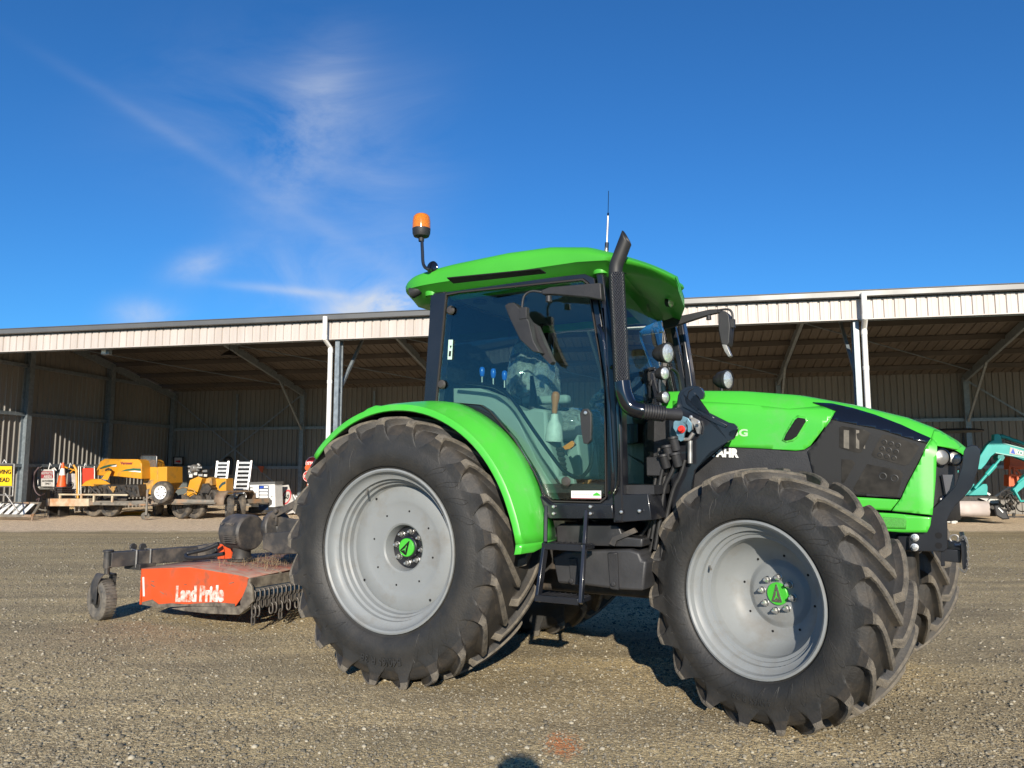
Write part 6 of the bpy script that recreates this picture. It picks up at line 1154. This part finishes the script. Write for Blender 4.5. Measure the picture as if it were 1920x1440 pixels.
# sprayed orange mark on the stones near the camera
dx = mm_('SUBTRACT', sx_.outputs[0], .24); dy = mm_('SUBTRACT', sx_.outputs[1], 3.80); rr2 = mm_('SQRT', mm_('ADD', mm_('MULTIPLY', mm_('MULTIPLY', dx, dx), 90), mm_('MULTIPLY', mm_('MULTIPLY', dy, dy), 22))); rr2 = mm_('ADD', rr2, mm_('MULTIPLY', mm_('SUBTRACT', nz(30, 4), .5), 1.6))
om = ramp(rr2, (.35, (.75, .75, .75)), (1.0, (0, 0, 0))); base = mixc(mm_('MULTIPLY', om, ramp(sp2.outputs[1], (.15, (0, 0, 0)), (.4, (1, 1, 1)))), base, (.85, .27, .09))
base = mixc(1.0, base, ramp(nz(160, 3, .7), (.30, (.55, .55, .55)), (.5, (.95, .95, .95)), (.72, (1.45, 1.42, 1.36))), 'MULTIPLY')
L.new(base, b.inputs['Base Color'])
hgt = mm_('ADD', mm_('MULTIPLY', mm_('SUBTRACT', .5, vo.outputs['Distance']), .9), mm_('ADD', mm_('MULTIPLY', mm_('SUBTRACT', .5, vo2.outputs['Distance']), .5), mm_('ADD', mm_('ADD', mm_('MULTIPLY', nz(18, 5), .8), mm_('MULTIPLY', nz(220, 3), .8)), mm_('MULTIPLY', sp_.outputs[1], .5))))
bp = N.new('ShaderNodeBump'); bp.inputs['Strength'].default_value = .9; bp.inputs['Distance'].default_value = .012; L.new(hgt, bp.inputs['Height']); L.new(bp.outputs[0], b.inputs['Normal'])
g = m.build('gravel_ground', gm_, None, smooth=60); struct(g)
# loose stones
def stones(name, lab, num, seed, cols):
    rs = np.random.RandomState(seed)
    ico = np.array([(0, 0, -1), (.72, -.53, -.45), (-.28, -.85, -.45), (-.89, 0, -.45), (-.28, .85, -.45), (.72, .53, -.45), (.28, -.85, .45), (-.72, -.53, .45), (-.72, .53, .45), (.28, .85, .45), (.89, 0, .45), (0, 0, 1)])
    fc = np.array([(0, 1, 2), (1, 0, 5), (0, 2, 3), (0, 3, 4), (0, 4, 5), (1, 5, 10), (2, 1, 6), (3, 2, 7), (4, 3, 8), (5, 4, 9), (1, 10, 6), (2, 6, 7), (3, 7, 8), (4, 8, 9), (5, 9, 10), (6, 10, 11), (7, 6, 11), (8, 7, 11), (9, 8, 11), (10, 9, 11)])
    Yc = 2.6+12.5*rs.rand(num)**1.9; Xc = (rs.rand(num)*2-1)*(.74*Yc+.5)
    sz = np.clip(.0042*np.exp(rs.randn(num)*.52), .0022, .018)*(1+.02*Yc)
    V_ = ico[None]*(1+.28*(rs.rand(num, 12, 3)-.5)); V_ *= sz[:, None, None]*np.stack([np.ones(num), .6+.5*rs.rand(num), .45+.35*rs.rand(num)], 1)[:, None, :]
    a = rs.rand(num)*6.28; ca, sa = np.cos(a)[:, None], np.sin(a)[:, None]; X_ = V_[:, :, 0]*ca-V_[:, :, 1]*sa+Xc[:, None]; Y_ = V_[:, :, 0]*sa+V_[:, :, 1]*ca+Yc[:, None]
    zg = np.array([.012*mn.noise(Vector((x*.5, y*.5, 0)))-.006 for x, y in zip(Xc, Yc)]); Z_ = V_[:, :, 2]+zg[:, None]+.002
    vs = np.stack([X_, Y_, Z_], 2).reshape(-1, 3); fs = (fc[None]+12*np.arange(num)[:, None, None]).reshape(-1, 3)
    me = bpy.data.meshes.new(name); me.vertices.add(len(vs)); me.vertices.foreach_set('co', vs.ravel()); me.loops.add(len(fs)*3); me.loops.foreach_set('vertex_index', fs.ravel()); me.polygons.add(len(fs)); me.polygons.foreach_set('loop_start', np.arange(len(fs))*3); me.polygons.foreach_set('loop_total', np.full(len(fs), 3)); me.update(calc_edges=True)
    sm = bpy.data.materials.new(name); sm.use_nodes = True; nt2 = sm.node_tree; b2 = nt2.nodes['Principled BSDF']; b2.inputs['Roughness'].default_value = .9
    gi = nt2.nodes.new('ShaderNodeNewGeometry'); r = nt2.nodes.new('ShaderNodeValToRGB'); e_ = r.color_ramp.elements
    while len(e_) < len(cols): e_.new(.5)
    for i, (p, c) in enumerate(cols): e_[i].position = p; e_[i].color = (*c, 1)
    nt2.links.new(gi.outputs['Random Per Island'], r.inputs[0]); nt2.links.new(r.outputs[0], b2.inputs['Base Color']); me.materials.append(sm)
    o = bpy.data.objects.new(name, me); COL.objects.link(o); tag(o, lab, 'stones'); o['kind'] = 'stuff'
stones('gravel_stones', 'loose pale gravel stones scattered over the yard', 110000, 4, [(0, (.10, .088, .065)), (.4, (.17, .15, .11)), (.85, (.25, .22, .16)), (.99, (.42, .38, .29))])
# ------------------------------------------------------------------ the photographer, whose shadow falls into the picture
def skinned(name, joints, edges, radii, m_, par=None):
    me = bpy.data.meshes.new(name); me.from_pydata(joints, edges, []); o = bpy.data.objects.new(name, me); COL.objects.link(o); o.modifiers.new('k', 'SKIN'); sd_ = me.skin_vertices[0].data
    for i, r in enumerate(radii): sd_[i].radius = (r, r)
    sd_[0].use_root = True; s_ = o.modifiers.new('b', 'SUBSURF'); s_.levels = 1; s_.render_levels = 1; me.materials.append(M[m_]); o.parent = par; return o
PX, PY = .03, -.42
J = [(0, 0, .86), (0, 0, 1.02), (0, .01, 1.20), (0, .02, 1.31), (0, .03, 1.37), (0, .04, 1.46), (0, .03, 1.54), (.16, 0, 1.27), (.22, .10, 1.08), (.08, .36, 1.22), (-.16, 0, 1.27), (-.22, .10, 1.08), (-.08, .36, 1.22), (.09, 0, .80), (.10, .02, .45), (.10, -.02, .08), (.11, .12, .03), (-.09, 0, .80), (-.10, .02, .45), (-.10, -.02, .08), (-.11, .12, .03)]
ED = [(0, 1), (1, 2), (2, 3), (3, 4), (4, 5), (5, 6), (2, 7), (7, 8), (8, 9), (2, 10), (10, 11), (11, 12), (0, 13), (13, 14), (14, 15), (15, 16), (0, 17), (17, 18), (18, 19), (19, 20)]
RA = [.13, .12, .13, .06, .06, .12, .115, .06, .045, .03, .06, .045, .03, .085, .06, .045, .035, .085, .06, .045, .035]
ph = skinned('person', J, ED, RA, 'cloth'); ph.location = (PX, PY-.12, 0); ph.scale = (1, 1, .955); tag(ph, 'person in dark clothes taking the picture, casting the shadow at the bottom edge', 'person')
# ------------------------------------------------------------------ light
SE, SA = math.radians(19.6), math.radians(0)   # sun height; azimuth offset from straight behind the camera
w = bpy.data.worlds.new('World'); sc.world = w; w.use_nodes = True; nt = w.node_tree; N = nt.nodes; L = nt.links; bg = N['Background']
sky = N.new('ShaderNodeTexSky'); sky.sky_type = 'NISHITA'; sky.sun_disc = False; sky.sun_elevation = SE; sky.sun_rotation = math.radians(180); sky.altitude = 100; sky.air_density = 1.0; sky.dust_density = 0; sky.ozone_density = 3.0
tcw = N.new('ShaderNodeTexCoord'); sx_ = N.new('ShaderNodeSeparateXYZ'); L.new(tcw.outputs['Generated'], sx_.inputs[0])
yy = mm_('MAXIMUM', sx_.outputs[1], .05); gx = mm_('DIVIDE', sx_.outputs[0], yy); gz = mm_('DIVIDE', sx_.outputs[2], yy)
cx = N.new('ShaderNodeCombineXYZ'); L.new(gx, cx.inputs[0]); L.new(gz, cx.inputs[1])
def blob(px, py, lx, ly, rot):
    d = rayd(px, py); x0, z0 = d.x/d.y, d.z/d.y; ax = mm_('SUBTRACT', gx, x0); az = mm_('SUBTRACT', gz, z0); c, s = math.cos(rot), math.sin(rot)
    u = mm_('DIVIDE', mm_('ADD', mm_('MULTIPLY', ax, c), mm_('MULTIPLY', az, s)), lx); v = mm_('DIVIDE', mm_('SUBTRACT', mm_('MULTIPLY', az, c), mm_('MULTIPLY', ax, s)), ly)
    return mm_('EXPONENT', mm_('MULTIPLY', mm_('ADD', mm_('MULTIPLY', u, u), mm_('MULTIPLY', v, v)), -1))
def cn(scale, rot, st_, det=9, off=0):
    q = N.new('ShaderNodeMapping'); q.inputs['Rotation'].default_value = (0, 0, rot); q.inputs['Scale'].default_value = (st_, 1, 1); q.inputs['Location'].default_value = (off, off, 0); L.new(cx.outputs[0], q.inputs[0]); return nz(scale, det, .62, q.outputs[0], .6)
wis = ramp(cn(7, -1.0, .35), (.38, (0, 0, 0)), (.75, (1, 1, 1))); wis2 = ramp(cn(9, .5, .25, off=3), (.4, (0, 0, 0)), (.8, (1, 1, 1)))
c1_ = mm_('ADD', mm_('MULTIPLY', blob(565, 250, .05, .13, -.35), .55), mm_('ADD', mm_('MULTIPLY', blob(700, 330, .09, .13, -.2), .25), mm_('MULTIPLY', blob(480, 200, .16, .11, 0), .16)))
c2_ = mm_('ADD', mm_('MULTIPLY', blob(390, 295, .20, .010, -.56), .20), mm_('ADD', mm_('MULTIPLY', blob(560, 390, .16, .018, -.60), .15), mm_('MULTIPLY', blob(545, 545, .09, .006, -.10), .5)))
c3_ = mm_('ADD', mm_('MULTIPLY', blob(725, 580, .065, .024, .1), 1.5), mm_('ADD', mm_('MULTIPLY', blob(370, 500, .04, .02, .3), .35), mm_('ADD', mm_('MULTIPLY', blob(640, 520, .12, .06, 0), .28), mm_('MULTIPLY', blob(270, 590, .04, .02, 0), .5))))
puff = ramp(cn(11, .2, .8, off=7), (.35, (0, 0, 0)), (.62, (1, 1, 1)))
cm = mm_('ADD', mm_('MULTIPLY', c1_, wis), mm_('ADD', mm_('MULTIPLY', c2_, mm_('ADD', mm_('MULTIPLY', wis2, .7), .3)), mm_('MULTIPLY', c3_, mm_('ADD', mm_('MULTIPLY', puff, .75), .25)))); cm = mm_('MINIMUM', cm, .85)
fr_ = mm_('GREATER_THAN', sx_.outputs[1], .05); cm = mm_('MULTIPLY', cm, fr_)
tint = mixc(1.0, sky.outputs[0], (.36, .95, 1.52), 'MULTIPLY')
colr = mixc(cm, tint, (7.5, 8.0, 8.8)); L.new(colr, bg.inputs[0]); bg.inputs[1].default_value = .07
sl = bpy.data.lights.new('sun', 'SUN'); sl.energy = 5.0; sl.angle = math.radians(.53); sl.color = (1, .91, .77); so = bpy.data.objects.new('sun', sl); COL.objects.link(so); so.rotation_euler = (PI/2-SE, 0, -SA); so.location = (0, -10, 10)
vs_ = sc.view_settings; vs_.view_transform = 'Standard'; vs_.look = 'None'; vs_.exposure = .4; vs_.gamma = 1; vs_.use_curve_mapping = False
sc.cycles.max_bounces = 8; sc.cycles.transparent_max_bounces = 16; sc.cycles.use_denoising = True
